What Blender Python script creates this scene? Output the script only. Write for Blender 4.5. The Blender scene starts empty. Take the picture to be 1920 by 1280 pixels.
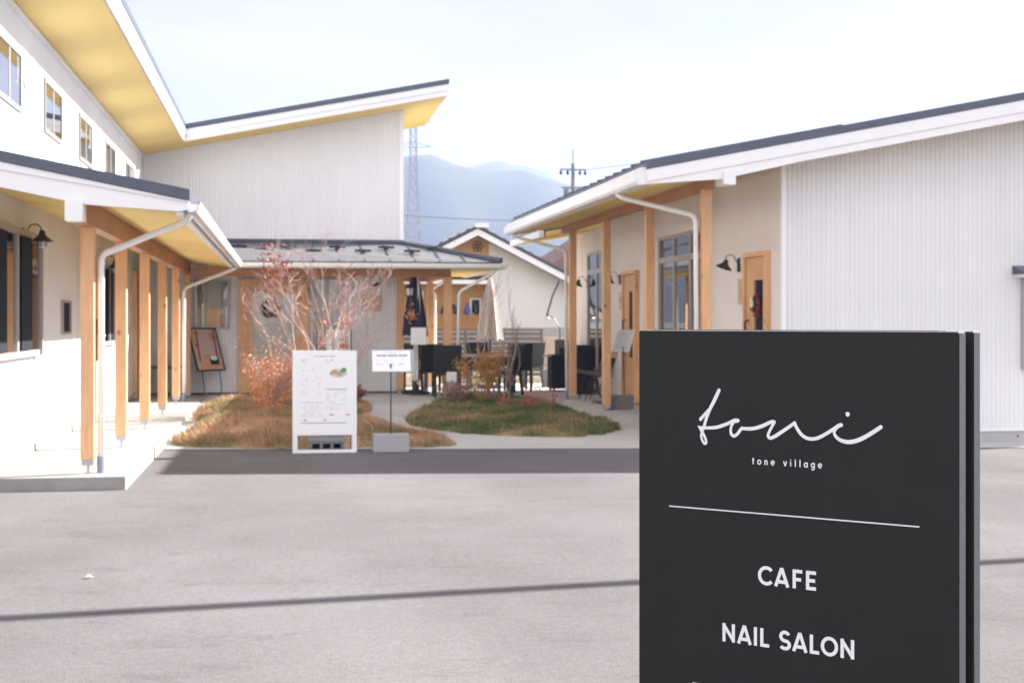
import bpy, bmesh, math, random
from mathutils import Vector, Matrix
R = math.radians
random.seed(7)
# ---------------------------------------------------------------- camera
F, CX, HY, H = 2667.0, 960.0, 600.0, 1.5
PSI = math.atan(430 / F)
SN, CS = math.sin(PSI), math.cos(PSI)
scene = bpy.context.scene
cam_d = bpy.data.cameras.new("camera")
cam = bpy.data.objects.new("camera", cam_d)
scene.collection.objects.link(cam)
cam.location = (0, 0, H)
cam.rotation_euler = (R(90), 0, -PSI)
cam_d.sensor_width = 36
cam_d.lens = F / 1920 * 36
cam_d.shift_y = -40 / 1920
cam_d.clip_start = 0.05
cam_d.clip_end = 6000
cam_d.dof.use_dof = True
cam_d.dof.focus_distance = 2.45
cam_d.dof.aperture_fstop = 13
scene.camera = cam
# ---------------------------------------------------------------- sky, sun, exposure
SUN_EL = R(31.1)
SUN_AZ = R(15.8)          # from +X towards +Y
w = bpy.data.worlds.new("World")
scene.world = w
w.use_nodes = True
nt = w.node_tree
nt.nodes.clear()
N = nt.nodes.new
sky = N('ShaderNodeTexSky'); sky.sky_type = 'NISHITA'; sky.sun_disc = False
sky.sun_elevation = SUN_EL
sky.sun_rotation = R(90) - SUN_AZ
sky.air_density = 1.0; sky.dust_density = 1.0
tc = N('ShaderNodeTexCoord')
mp = N('ShaderNodeMapping'); mp.inputs['Scale'].default_value = (1.4, 1.4, 6.0); mp.inputs['Location'].default_value = (1.3, 0.4, 0.35)
ns = N('ShaderNodeTexNoise'); ns.inputs['Scale'].default_value = 1.7; ns.inputs['Detail'].default_value = 7; ns.inputs['Roughness'].default_value = 0.55
rp = N('ShaderNodeValToRGB'); rp.color_ramp.elements[0].position = 0.34; rp.color_ramp.elements[1].position = 0.60
rp.color_ramp.elements[0].color = (0.93,) * 3 + (1,)
mx = N('ShaderNodeMixRGB'); 
n4 = N('ShaderNodeTexNoise'); n4.inputs['Scale'].default_value = 1.9; n4.inputs['Detail'].default_value = 6
mp4 = N('ShaderNodeMapping'); mp4.inputs['Scale'].default_value = (1.5, 1.5, 7.0); mp4.inputs['Location'].default_value = (0.2, 3.1, 1.7)
nt.links.new(tc.outputs['Generated'], mp4.inputs['Vector']); nt.links.new(mp4.outputs[0], n4.inputs['Vector'])
r4 = N('ShaderNodeValToRGB'); r4.color_ramp.elements[0].position = 0.36; r4.color_ramp.elements[1].position = 0.56
r4.color_ramp.elements[0].color = (0.87, 0.83, 0.845, 1); r4.color_ramp.elements[1].color = (1.16, 1.08, 1.01, 1)
v4 = N('ShaderNodeVectorMath'); v4.operation = 'SCALE'; v4.inputs['Scale'].default_value = 1.72
nt.links.new(n4.outputs['Fac'], r4.inputs[0]); nt.links.new(r4.outputs[0], v4.inputs[0]); nt.links.new(v4.outputs[0], mx.inputs['Color2'])
bg = N('ShaderNodeBackground'); bg.inputs['Strength'].default_value = 0.10
wo = N('ShaderNodeOutputWorld')
L = nt.links.new
L(tc.outputs['Generated'], mp.inputs['Vector']); L(mp.outputs[0], ns.inputs['Vector']); L(ns.outputs['Fac'], rp.inputs[0])
sx_ = N('ShaderNodeSeparateXYZ'); L(tc.outputs['Generated'], sx_.inputs[0])
# added fill: sky made brighter behind the camera to lift shaded walls, dimmer overhead
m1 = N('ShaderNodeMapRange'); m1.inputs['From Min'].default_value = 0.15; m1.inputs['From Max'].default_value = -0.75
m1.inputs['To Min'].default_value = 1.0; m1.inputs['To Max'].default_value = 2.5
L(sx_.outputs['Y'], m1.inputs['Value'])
m2 = N('ShaderNodeMapRange'); m2.inputs['From Min'].default_value = 0.25; m2.inputs['From Max'].default_value = 0.9
m2.inputs['To Min'].default_value = 1.0; m2.inputs['To Max'].default_value = 0.95
L(sx_.outputs['Z'], m2.inputs['Value'])
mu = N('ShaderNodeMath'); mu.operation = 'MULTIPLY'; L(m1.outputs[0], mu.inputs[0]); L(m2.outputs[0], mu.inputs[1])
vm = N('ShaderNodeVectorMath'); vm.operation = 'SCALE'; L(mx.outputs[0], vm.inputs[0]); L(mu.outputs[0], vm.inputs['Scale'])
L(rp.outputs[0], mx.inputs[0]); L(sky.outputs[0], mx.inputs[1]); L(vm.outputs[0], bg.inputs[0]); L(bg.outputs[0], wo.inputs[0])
sun_d = bpy.data.lights.new("sun", 'SUN')
sun_d.energy = 5.0; sun_d.angle = R(0.53); sun_d.color = (1.0, 0.945, 0.885)
sun = bpy.data.objects.new("sun", sun_d)
scene.collection.objects.link(sun)
sdir = Vector((math.cos(SUN_EL) * math.cos(SUN_AZ), math.cos(SUN_EL) * math.sin(SUN_AZ), math.sin(SUN_EL)))
sun.rotation_euler = sdir.to_track_quat('Z', 'Y').to_euler()
sun.location = sdir * 60
scene.view_settings.view_transform = 'Standard'
scene.view_settings.look = 'None'
scene.view_settings.exposure = 2.17
scene.view_settings.gamma = 1
scene.cycles.max_bounces = 8
scene.cycles.transparent_max_bounces = 12
scene.cycles.volume_bounces = 0
scene.cycles.use_denoising = True

# ---------------------------------------------------------------- helpers
def ray(px, py):
    a = (px - CX) / F
    return (a * CS + SN, -a * SN + CS, -(py - HY) / F)
def onX(X, px, py):
    d = ray(px, py); t = X / d[0]; return Vector((X, t * d[1], H + t * d[2]))
def onY(Y, px, py):
    d = ray(px, py); t = Y / d[1]; return Vector((t * d[0], Y, H + t * d[2]))
def onZ(Z, px, py):
    d = ray(px, py); t = (Z - H) / d[2]; return Vector((t * d[0], t * d[1], Z))

COL = scene.collection
class MB:
    def __init__(s, tf=None):
        s.v = []; s.f = []; s.tf = tf
    def add(s, vs, fs):
        o = len(s.v)
        s.v += [tuple(s.tf(*p)) if s.tf else tuple(p) for p in vs]
        s.f += [tuple(i + o for i in f) for f in fs]
        return s
    def box(s, x0, x1, y0, y1, z0, z1):
        return s.add([(x0,y0,z0),(x1,y0,z0),(x1,y1,z0),(x0,y1,z0),(x0,y0,z1),(x1,y0,z1),(x1,y1,z1),(x0,y1,z1)],
              [(0,3,2,1),(4,5,6,7),(0,1,5,4),(1,2,6,5),(2,3,7,6),(3,0,4,7)])
    def prism(s, poly, axis, a, b):
        n = len(poly)
        def P(u, v, w_):
            return (w_, u, v) if axis == 'x' else (u, w_, v) if axis == 'y' else (u, v, w_)
        vs = [P(u, v, a) for u, v in poly] + [P(u, v, b) for u, v in poly]
        fs = [tuple(range(n))[::-1], tuple(range(n, 2 * n))] + [(i, (i + 1) % n, n + (i + 1) % n, n + i) for i in range(n)]
        return s.add(vs, fs)
    def tube(s, path, r, n=8, cap=True):
        P = [Vector(p) for p in path]
        rs = r if isinstance(r, (list, tuple)) else [r] * len(P)
        vs = []; fs = []
        up = None
        for i, p in enumerate(P):
            t = (P[min(i + 1, len(P) - 1)] - P[max(i - 1, 0)])
            if t.length < 1e-9: t = Vector((0, 0, 1))
            t.normalize()
            if up is None:
                up = t.orthogonal().normalized()
            else:
                up = (up - t * up.dot(t))
                if up.length < 1e-6: up = t.orthogonal()
                up.normalize()
            b = t.cross(up)
            for k in range(n):
                a = 2 * math.pi * k / n
                vs.append(p + (up * math.cos(a) + b * math.sin(a)) * rs[i])
        for i in range(len(P) - 1):
            for k in range(n):
                a = i * n + k; c = i * n + (k + 1) % n
                fs.append((a, c, c + n, a + n))
        if cap:
            fs.append(tuple(range(n))[::-1]); fs.append(tuple(range((len(P) - 1) * n, len(P) * n)))
        return s.add(vs, fs)
    def lathe(s, prof, c, n=16):
        vs = []; fs = []
        for r, z in prof:
            for k in range(n):
                a = 2 * math.pi * k / n
                vs.append((c[0] + r * math.cos(a), c[1] + r * math.sin(a), c[2] + z))
        for i in range(len(prof) - 1):
            for k in range(n):
                a = i * n + k; b = i * n + (k + 1) % n
                fs.append((a, b, b + n, a + n))
        return s.add(vs, fs)
    def build(s, name, m, parent=None, smooth=False, bevel=0, recalc=True):
        me = bpy.data.meshes.new(name)
        me.from_pydata(s.v, [], s.f)
        if recalc:
            bm = bmesh.new(); bm.from_mesh(me)
            bmesh.ops.recalc_face_normals(bm, faces=bm.faces)
            bm.to_mesh(me); bm.free()
        if smooth:
            for p in me.polygons: p.use_smooth = True
        me.materials.append(m)
        o = bpy.data.objects.new(name, me)
        COL.objects.link(o)
        if parent is not None:
            o.parent = parent
        if bevel:
            b = o.modifiers.new('bevel', 'BEVEL'); b.width = bevel; b.segments = 2; b.limit_method = 'ANGLE'
        return o
def tag(o, label=None, cat=None, group=None, kind=None):
    if label: o['label'] = label
    if cat: o['category'] = cat
    if group: o['group'] = group
    if kind: o['kind'] = kind
    return o
def thing(name, label, cat, loc=(0, 0, 0), rz=0, group=None):
    o = bpy.data.objects.new(name, None)
    o.empty_display_size = 0.1
    COL.objects.link(o)
    o.location = loc; o.rotation_euler = (0, 0, rz)
    o['label'] = label; o['category'] = cat
    if group: o['group'] = group
    return o
def copy_tree(o, parent=None):
    c = o.copy(); COL.objects.link(c); c.parent = parent
    for ch in list(o.children):
        copy_tree(ch, c)
    return c

# ---------------------------------------------------------------- materials
def mat(name, col, rough=0.6, var=0.0, scale=8.0, stretch=(1, 1, 1), bump=0.0, bscale=None, metal=0.0, spec=0.5, col2=None, detail=5, blotch=None, sheen=0):
    m = bpy.data.materials.new(name); m.use_nodes = True
    t = m.node_tree; b = t.nodes['Principled BSDF']
    b.inputs['Base Color'].default_value = (*col, 1)
    b.inputs['Roughness'].default_value = rough
    b.inputs['Metallic'].default_value = metal
    b.inputs['Specular IOR Level'].default_value = spec
    if var or bump or col2:
        tcn = t.nodes.new('ShaderNodeTexCoord'); mpn = t.nodes.new('ShaderNodeMapping')
        mpn.inputs['Scale'].default_value = stretch
        t.links.new(tcn.outputs['Object'], mpn.inputs['Vector'])
        n1 = t.nodes.new('ShaderNodeTexNoise'); n1.inputs['Scale'].default_value = scale; n1.inputs['Detail'].default_value = detail
        n1.inputs['Roughness'].default_value = 0.6
        t.links.new(mpn.outputs[0], n1.inputs['Vector'])
        cr = t.nodes.new('ShaderNodeValToRGB')
        cr.color_ramp.elements[0].position = 0.3; cr.color_ramp.elements[1].position = 0.7
        c2 = col2 if col2 else tuple(min(1, c * (1 + var)) for c in col)
        c1 = col if col2 else tuple(c * (1 - var) for c in col)
        cr.color_ramp.elements[0].color = (*c1, 1); cr.color_ramp.elements[1].color = (*c2, 1)
        t.links.new(n1.outputs['Fac'], cr.inputs[0])
        out = cr.outputs[0]
        if blotch:
            n3 = t.nodes.new('ShaderNodeTexNoise'); n3.inputs['Scale'].default_value = blotch[0]; n3.inputs['Detail'].default_value = 6
            t.links.new(tcn.outputs['Object'], n3.inputs['Vector'])
            r3 = t.nodes.new('ShaderNodeMapRange'); r3.inputs['From Min'].default_value = 0.35; r3.inputs['From Max'].default_value = 0.65
            r3.inputs['To Min'].default_value = 1 - blotch[1]; r3.inputs['To Max'].default_value = 1 + blotch[1]
            t.links.new(n3.outputs['Fac'], r3.inputs['Value'])
            mm = t.nodes.new('ShaderNodeMixRGB'); mm.blend_type = 'MULTIPLY'; mm.inputs[0].default_value = 1
            t.links.new(out, mm.inputs[1]); t.links.new(r3.outputs[0], mm.inputs[2]); out = mm.outputs[0]
        t.links.new(out, b.inputs['Base Color'])
        if bump:
            n2 = t.nodes.new('ShaderNodeTexNoise'); n2.inputs['Scale'].default_value = bscale or scale * 4; n2.inputs['Detail'].default_value = 4
            t.links.new(mpn.outputs[0], n2.inputs['Vector'])
            bp = t.nodes.new('ShaderNodeBump'); bp.inputs['Strength'].default_value = bump; bp.inputs['Distance'].default_value = 0.01
            t.links.new(n2.outputs['Fac'], bp.inputs['Height']); t.links.new(bp.outputs[0], b.inputs['Normal'])
    return m
M = {}
M['white_metal'] = mat('white_siding', (0.71, 0.71, 0.72), 0.45, 0.025, 2.2, stretch=(5, 5, 0.22), blotch=(0.45, 0.05))
M['grey_siding'] = mat('pale_grey_siding', (0.58, 0.58, 0.58), 0.5, 0.03, 3, blotch=(0.6, 0.04))
M['plaster'] = mat('white_plaster', (0.78, 0.785, 0.80), 0.85, 0.02, 30, bump=0.15, bscale=90, blotch=(0.8, 0.03))
M['plaster_beige'] = mat('greige_plaster', (0.77, 0.72, 0.69), 0.88, 0.03, 40, bump=0.2, bscale=90, blotch=(0.9, 0.03))
M['white_paint'] = mat('white_paint', (0.80, 0.80, 0.80), 0.4, 0.02, 6)
M['gutter'] = mat('white_gutter', (0.80, 0.79, 0.77), 0.25, 0.03, 6)
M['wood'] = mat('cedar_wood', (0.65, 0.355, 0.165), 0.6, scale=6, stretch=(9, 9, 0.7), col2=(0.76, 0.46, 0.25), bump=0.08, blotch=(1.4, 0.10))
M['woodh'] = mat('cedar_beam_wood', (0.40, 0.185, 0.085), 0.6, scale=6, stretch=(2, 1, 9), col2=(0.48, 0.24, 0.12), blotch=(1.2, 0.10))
M['doorwood'] = mat('door_wood', (0.58, 0.32, 0.15), 0.5, scale=5, stretch=(10, 10, 0.8), col2=(0.66, 0.38, 0.19), blotch=(1.5, 0.08))
M['soffit'] = mat('yellow_soffit_board', (0.77, 0.56, 0.195), 0.75, 0.03, 12, blotch=(0.5, 0.05))
M['roof_dark'] = mat('dark_blue_grey_metal_roof', (0.085, 0.095, 0.125), 0.42, 0.08, 4, metal=0.3)
M['roof_grey'] = mat('grey_standing_seam_roof', (0.20, 0.205, 0.22), 0.36, 0.06, 3, metal=0.35)
M['black_metal'] = mat('black_metal', (0.015, 0.015, 0.017), 0.4, 0.2, 20)
M['alu'] = mat('bronze_grey_aluminium', (0.38, 0.345, 0.32), 0.4, 0.04, 8, metal=0.2)
M['alu_white'] = mat('offwhite_window_frame', (0.42, 0.39, 0.36), 0.4, 0.04, 8)
M['alu_dim'] = mat('taupe_window_frame', (0.19, 0.18, 0.17), 0.6, 0.04, 8, spec=0.2)
M['steel'] = mat('galvanised_steel', (0.42, 0.43, 0.45), 0.4, 0.12, 14, metal=0.6)
M['concrete'] = mat('broom_concrete', (0.46, 0.45, 0.435), 0.9, 0.06, 5, bump=0.2, bscale=60, blotch=(0.5, 0.10))
M['slab'] = mat('trowelled_slab_concrete', (0.27, 0.265, 0.255), 0.9, 0.08, 6, bump=0.2, bscale=60, blotch=(0.8, 0.12))
M['concrete_base'] = mat('concrete_footing', (0.40, 0.41, 0.41), 0.9, 0.08, 6, bump=0.3, bscale=50, blotch=(1.2, 0.08))
M['block'] = mat('concrete_block', (0.36, 0.36, 0.365), 0.95, 0.10, 60, bump=0.5, bscale=120)
M['block_dark'] = mat('dark_concrete_block', (0.20, 0.20, 0.20), 0.95, 0.10, 60, bump=0.5, bscale=120)
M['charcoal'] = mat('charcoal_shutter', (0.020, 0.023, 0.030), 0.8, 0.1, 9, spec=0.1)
M['curtain'] = mat('cream_curtain', (0.60, 0.53, 0.42), 0.9, 0.08, 4, stretch=(6, 6, 0.4))
M['room'] = mat('dim_room_wall', (0.26, 0.23, 0.20), 0.9, 0.3, 2)
M['room_light'] = mat('pale_room_wall', (0.66, 0.61, 0.52), 0.9, 0.12, 2)
M['rattan'] = mat('black_rattan', (0.012, 0.012, 0.014), 0.5, 0.4, 60, bump=0.6, bscale=140)
M['rattan_brown'] = mat('brown_rattan', (0.10, 0.078, 0.066), 0.7, 0.3, 60, bump=0.5, bscale=140)
M['navy'] = mat('navy_canvas', (0.028, 0.030, 0.075), 0.8, 0.15, 12)
M['beige_cloth'] = mat('beige_canvas', (0.60, 0.54, 0.50), 0.85, 0.08, 12)
M['white_cloth'] = mat('white_canvas', (0.74, 0.73, 0.70), 0.85, 0.05, 12)
M['paper'] = mat('white_print', (0.83, 0.84, 0.85), 0.5, 0.01, 4)
M['ink'] = mat('grey_ink', (0.42, 0.42, 0.46), 0.6, 0.05, 9)
M['ink_blue'] = mat('slate_blue_ink', (0.13, 0.15, 0.24), 0.6, 0.05, 9)
M['fence'] = mat('brown_grey_slats', (0.145, 0.115, 0.105), 0.8, 0.15, 6, stretch=(0.5, 1, 9))
M['fence_light'] = mat('tan_slats', (0.44, 0.34, 0.27), 0.8, 0.12, 6, stretch=(0.5, 1, 9))
M['gap'] = mat('pale_rail', (0.42, 0.39, 0.37), 0.8, 0.1, 9)
M['bark'] = mat('pinkish_bark', (0.46, 0.35, 0.30), 0.8, 0.2, 40)
M['twig'] = mat('red_pink_twig', (0.42, 0.285, 0.26), 0.7, 0.25, 30)
M['bark_grey'] = mat('grey_brown_bark', (0.32, 0.25, 0.215), 0.85, 0.25, 40)
M['leaf_rust'] = mat('rust_leaf', (0.26, 0.075, 0.04), 0.7, 0.35, 25)
M['leaf_red'] = mat('scarlet_leaf', (0.52, 0.045, 0.035), 0.6, 0.2, 25)
M['leaf_orange'] = mat('orange_leaf', (0.68, 0.24, 0.07), 0.7, scale=14, col2=(0.74, 0.38, 0.18))
M['leaf_peach'] = mat('peach_petal', (0.75, 0.33, 0.16), 0.7, 0.2, 25)
M['leaf_pale'] = mat('pale_pink_leaf', (0.66, 0.36, 0.27), 0.7, 0.3, 25)
M['leaf_gold'] = mat('golden_foliage', (0.52, 0.20, 0.04), 0.7, scale=10, col2=(0.44, 0.30, 0.07))
M['leaf_brown'] = mat('dry_brown_leaf', (0.28, 0.17, 0.13), 0.8, 0.35, 25)
M['green_dark'] = mat('dark_green_needles', (0.02, 0.035, 0.022), 0.8, 0.3, 25)
M['soil'] = mat('turf_soil', (0.15, 0.11, 0.06), 1.0, 0.25, 9, bump=0.4)
M['skin_sign'] = mat('matt_black_sign_film', (0.0098, 0.0094, 0.0092), 0.55, 0.10, 14, spec=0.35, blotch=(6, 0.06))
M['sign_edge'] = mat('dusty_dark_grey_edge', (0.034, 0.038, 0.048), 0.8, 0.15, 120, bump=0.25, bscale=300, metal=0.0, spec=0.08)
M['sign_black'] = mat('black_inner_gap', (0.004, 0.004, 0.005), 0.6, 0.1, 20)
M['vinyl'] = mat('white_vinyl', (0.80, 0.80, 0.81), 0.5, 0.01, 20)
M['house_cream'] = mat('cream_render', (0.70, 0.665, 0.64), 0.9, 0.03, 20, blotch=(0.5, 0.04))
M['house_wood'] = mat('orange_board_wall', (0.50, 0.25, 0.085), 0.8, scale=5, stretch=(6, 6, 0.6), col2=(0.56, 0.31, 0.12))
M['tile_dark'] = mat('dark_roof_tile', (0.05, 0.055, 0.07), 0.5, 0.2, 20)
M['tile_red'] = mat('muted_red_roof_tile', (0.22, 0.12, 0.10), 0.7, 0.2, 20)
M['galv'] = mat('pylon_steel', (0.30, 0.31, 0.33), 0.5, 0.1, 3, metal=0.3)
M['pole_conc'] = mat('pole_concrete', (0.18, 0.17, 0.165), 0.8, 0.1, 3)
M['hill'] = mat('forested_hill', (0.035, 0.05, 0.03), 1.0, scale=0.02, col2=(0.06, 0.07, 0.035), bump=0.0)
M['earth'] = mat('field_earth', (0.16, 0.14, 0.09), 1.0, 0.3, 0.4, blotch=(0.05, 0.2))
M['picture'] = mat('poster_pink', (0.52, 0.37, 0.34), 0.4, 0.03, 10)
M['orange'] = mat('poster_orange', (0.58, 0.30, 0.16), 0.4, 0.2, 30)
M['orange_red'] = mat('poster_red', (0.62, 0.10, 0.05), 0.4, 0.2, 30)
M['greenp'] = mat('poster_green', (0.16, 0.26, 0.11), 0.4, 0.3, 60)
M['signwood'] = mat('pale_wood_plate', (0.60, 0.40, 0.28), 0.6, 0.08, 12, stretch=(8, 8, 1))
M['purple'] = mat('blue_violet_glaze', (0.06, 0.05, 0.30), 0.4, 0.2, 12)
M['stone_pale'] = mat('pale_cream_stone', (0.66, 0.56, 0.44), 0.85, 0.1, 20)
M['wreath_red'] = mat('dark_red_berry', (0.16, 0.02, 0.02), 0.5, 0.4, 40)
M['seam'] = mat('dark_joint', (0.06, 0.065, 0.075), 0.6, 0.1, 10)
M['socket'] = mat('blue_grey_socket', (0.22, 0.25, 0.31), 0.7, 0.05, 9)
M['deadleaf'] = mat('pale_dead_leaf', (0.66, 0.58, 0.42), 0.8, 0.1, 60)
M['mat_dark'] = mat('dark_door_mat', (0.07, 0.07, 0.075), 0.95, 0.2, 60)

def add_knots(m):
    t = m.node_tree; b = t.nodes['Principled BSDF']; src = b.inputs['Base Color'].links[0].from_socket
    c = t.nodes.new('ShaderNodeTexCoord'); p = t.nodes.new('ShaderNodeMapping'); p.inputs['Scale'].default_value = (7, 7, 4.5)
    v = t.nodes.new('ShaderNodeTexVoronoi'); v.inputs['Scale'].default_value = 0.6; v.inputs['Randomness'].default_value = 1
    r = t.nodes.new('ShaderNodeValToRGB'); r.color_ramp.elements[0].position = 0.03; r.color_ramp.elements[1].position = 0.13
    r.color_ramp.elements[0].color = (0.30, 0.20, 0.15, 1)
    x = t.nodes.new('ShaderNodeMixRGB'); x.blend_type = 'MULTIPLY'; x.inputs[0].default_value = 1
    t.links.new(c.outputs['Object'], p.inputs[0]); t.links.new(p.outputs[0], v.inputs['Vector']); t.links.new(v.outputs['Distance'], r.inputs[0])
    t.links.new(src, x.inputs[1]); t.links.new(r.outputs[0], x.inputs[2]); t.links.new(x.outputs[0], b.inputs['Base Color'])
add_knots(M['wood']); add_knots(M['woodh'])
def glass(name, tint=(0.9, 0.93, 0.95), base=0.16, ior=1.55, rough=0.015):
    m = bpy.data.materials.new(name); m.use_nodes = True
    t = m.node_tree; t.nodes.clear()
    o = t.nodes.new('ShaderNodeOutputMaterial'); mix = t.nodes.new('ShaderNodeMixShader')
    tr = t.nodes.new('ShaderNodeBsdfTransparent'); tr.inputs[0].default_value = (*tint, 1)
    gl = t.nodes.new('ShaderNodeBsdfGlossy'); gl.inputs['Roughness'].default_value = rough
    fr = t.nodes.new('ShaderNodeFresnel'); fr.inputs[0].default_value = ior
    ad = t.nodes.new('ShaderNodeMath'); ad.operation = 'ADD'; ad.inputs[1].default_value = base; ad.use_clamp = True
    t.links.new(fr.outputs[0], ad.inputs[0]); t.links.new(ad.outputs[0], mix.inputs[0])
    t.links.new(tr.outputs[0], mix.inputs[1]); t.links.new(gl.outputs[0], mix.inputs[2]); t.links.new(mix.outputs[0], o.inputs[0])
    return m
M['glass'] = glass('window_glass')
M['glass_mirror'] = glass('reflective_glass', base=0.34)
M['glass_clear'] = glass('clear_shop_glass', base=0.04, ior=1.4)

# asphalt: fine aggregate, paler worn patches, dark stains and hairline seams
def asphalt():
    m = bpy.data.materials.new('worn_asphalt'); m.use_nodes = True
    t = m.node_tree; b = t.nodes['Principled BSDF']; b.inputs['Roughness'].default_value = 1.0
    b.inputs['Specular IOR Level'].default_value = 0.04
    tcn = t.nodes.new('ShaderNodeTexCoord')
    def noise(sc, det, rg=0.6, st=(1, 1, 1)):
        mpn = t.nodes.new('ShaderNodeMapping'); mpn.inputs['Scale'].default_value = st
        t.links.new(tcn.outputs['Object'], mpn.inputs['Vector'])
        n = t.nodes.new('ShaderNodeTexNoise'); n.inputs['Scale'].default_value = sc; n.inputs['Detail'].default_value = det; n.inputs['Roughness'].default_value = rg
        t.links.new(mpn.outputs[0], n.inputs['Vector']); return n.outputs['Fac']
    def ramp(v, p0, p1, c0, c1):
        r = t.nodes.new('ShaderNodeValToRGB'); r.color_ramp.elements[0].position = p0; r.color_ramp.elements[1].position = p1
        r.color_ramp.elements[0].color = (*c0, 1); r.color_ramp.elements[1].color = (*c1, 1)
        t.links.new(v, r.inputs[0]); return r.outputs[0]
    def mul(a, c, f=1.0):
        x = t.nodes.new('ShaderNodeMixRGB'); x.blend_type = 'MULTIPLY'; x.inputs[0].default_value = f
        t.links.new(a, x.inputs[1]); t.links.new(c, x.inputs[2]); return x.outputs[0]
    c = ramp(noise(0.5, 8), 0.3, 0.7, (0.133, 0.128, 0.131), (0.163, 0.159, 0.162))
    c = mul(c, ramp(noise(110, 3, 0.85), 0.3, 0.7, (0.55,) * 3, (1.50,) * 3))
    c = mul(c, ramp(noise(22, 5, 0.8), 0.35, 0.65, (0.86,) * 3, (1.12,) * 3))
    c = mul(c, ramp(noise(1.3, 6, 0.75, (1, 2.2, 1)), 0.33, 0.45, (0.84, 0.83, 0.83), (1, 1, 1)))
    c = mul(c, ramp(noise(0.22, 4, 0.6, (1.6, 1, 1)), 0.40, 0.60, (0.90, 0.875, 0.88), (1.07,) * 3))
    t.links.new(c, b.inputs['Base Color'])
    bp = t.nodes.new('ShaderNodeBump'); bp.inputs['Strength'].default_value = 0.5; bp.inputs['Distance'].default_value = 0.006
    t.links.new(noise(90, 4, 0.8), bp.inputs['Height']); t.links.new(bp.outputs[0], b.inputs['Normal'])
    return m
M['asphalt'] = asphalt()
def grass_mat(name, c1, c2, c3, sc, shift):
    m = bpy.data.materials.new(name); m.use_nodes = True
    t = m.node_tree; b = t.nodes['Principled BSDF']; b.inputs['Roughness'].default_value = 0.75
    b.inputs['Specular IOR Level'].default_value = 0.25
    g = t.nodes.new('ShaderNodeTexCoord')
    n = t.nodes.new('ShaderNodeTexNoise'); n.inputs['Scale'].default_value = sc; n.inputs['Detail'].default_value = 4
    n2 = t.nodes.new('ShaderNodeTexNoise'); n2.inputs['Scale'].default_value = 28; n2.inputs['Detail'].default_value = 3
    t.links.new(g.outputs['Object'], n.inputs['Vector']); t.links.new(g.outputs['Object'], n2.inputs['Vector'])
    a = t.nodes.new('ShaderNodeMath'); a.operation = 'MULTIPLY_ADD'; a.inputs[1].default_value = 0.45; a.inputs[2].default_value = -0.225 + shift
    t.links.new(n2.outputs['Fac'], a.inputs[0])
    s = t.nodes.new('ShaderNodeMath'); s.operation = 'ADD'
    t.links.new(n.outputs['Fac'], s.inputs[0]); t.links.new(a.outputs[0], s.inputs[1])
    r = t.nodes.new('ShaderNodeValToRGB'); e = r.color_ramp.elements
    e[0].position = 0.32; e[0].color = (*c1, 1); e[1].position = 0.68; e[1].color = (*c3, 1)
    k = e.new(0.5); k.color = (*c2, 1)
    t.links.new(s.outputs[0], r.inputs[0]); t.links.new(r.outputs[0], b.inputs['Base Color'])
    return m
M['grass_gold'] = grass_mat('dry_golden_grass', (0.56, 0.37, 0.23), (0.46, 0.28, 0.17), (0.22, 0.20, 0.08), 1.1, 0.05)
M['grass_green'] = grass_mat('autumn_green_grass', (0.46, 0.29, 0.17), (0.21, 0.20, 0.085), (0.075, 0.12, 0.035), 1.1, 0.03)

# ================================================================= SETTING
def sheet(name, poly, z, m, kind='structure', th=None):
    mb = MB()
    if th: mb.prism(poly, 'z', z - th, z)
    else: mb.add([(x, y, z) for x, y in poly], [tuple(range(len(poly)))])
    return tag(mb.build(name, m), kind=kind)
sheet('ground', [(-2500, -600), (2500, -600), (2500, 2600), (-2500, 2600)], -0.03, M['earth'])
AL = onZ(0, 303, 843); AR = onZ(0, 1198, 841)
sl = (AR.y - AL.y) / (AR.x - AL.x)
def edgeY(x): return AL.y + sl * (x - AL.x)
sheet('asphalt', [(-60, -40), (70, -40), (70, 16.0), (9, 16.0), (6, edgeY(6)), (-1.3, edgeY(-1.3)), (-1.3, 17.6), (-60, 17.6)], 0.0, M['asphalt'])
# plaza: concrete that climbs 9 cm towards the shop doors
def gz(y): return 0.012 + 0.088 * max(0.0, min(1.0, (y - 17) / 7))
mb = MB()
ys = [16.0, 17, 18, 19, 20, 21, 22, 23, 24, 33]
for i in range(len(ys) - 1):
    y0, y1 = ys[i], ys[i + 1]
    a0 = max(y0, edgeY(-1.3)) if i == 0 else y0
    x0, x1 = -1.37, 12
    ya = edgeY(x0) if i == 0 else y0; yb = edgeY(x1) if i == 0 else y0
    mb.add([(x0, ya, gz(y0)), (x1, yb, gz(y0)), (x1, y1, gz(y1)), (x0, y1, gz(y1))], [(0, 1, 2, 3)])
mb.add([(-1.37, edgeY(-1.37), -0.02), (12, edgeY(12), -0.02), (12, edgeY(12), gz(16)), (-1.37, edgeY(-1.37), gz(16))], [(0, 1, 2, 3)])
tag(mb.build('plaza_path', M['concrete']), kind='structure')
# dark joint between asphalt and path, and the saw-cut seam across the asphalt
mb = MB(); mb.add([(-1.37, edgeY(-1.37) - 0.035, 0.004), (12, edgeY(12) - 0.035, 0.004), (12, edgeY(12), 0.004), (-1.37, edgeY(-1.37), 0.004)], [(0, 1, 2, 3)])
tag(mb.build('asphalt_joint', M['seam']), kind='structure')
# porch slab in front of the left wing
SX = -1.37
mb = MB(); mb.box(-11, SX, 12.97, 27.3, -0.05, 0.12)
tag(mb.build('porch_slab', M['slab'], bevel=0.012), kind='structure')

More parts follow.
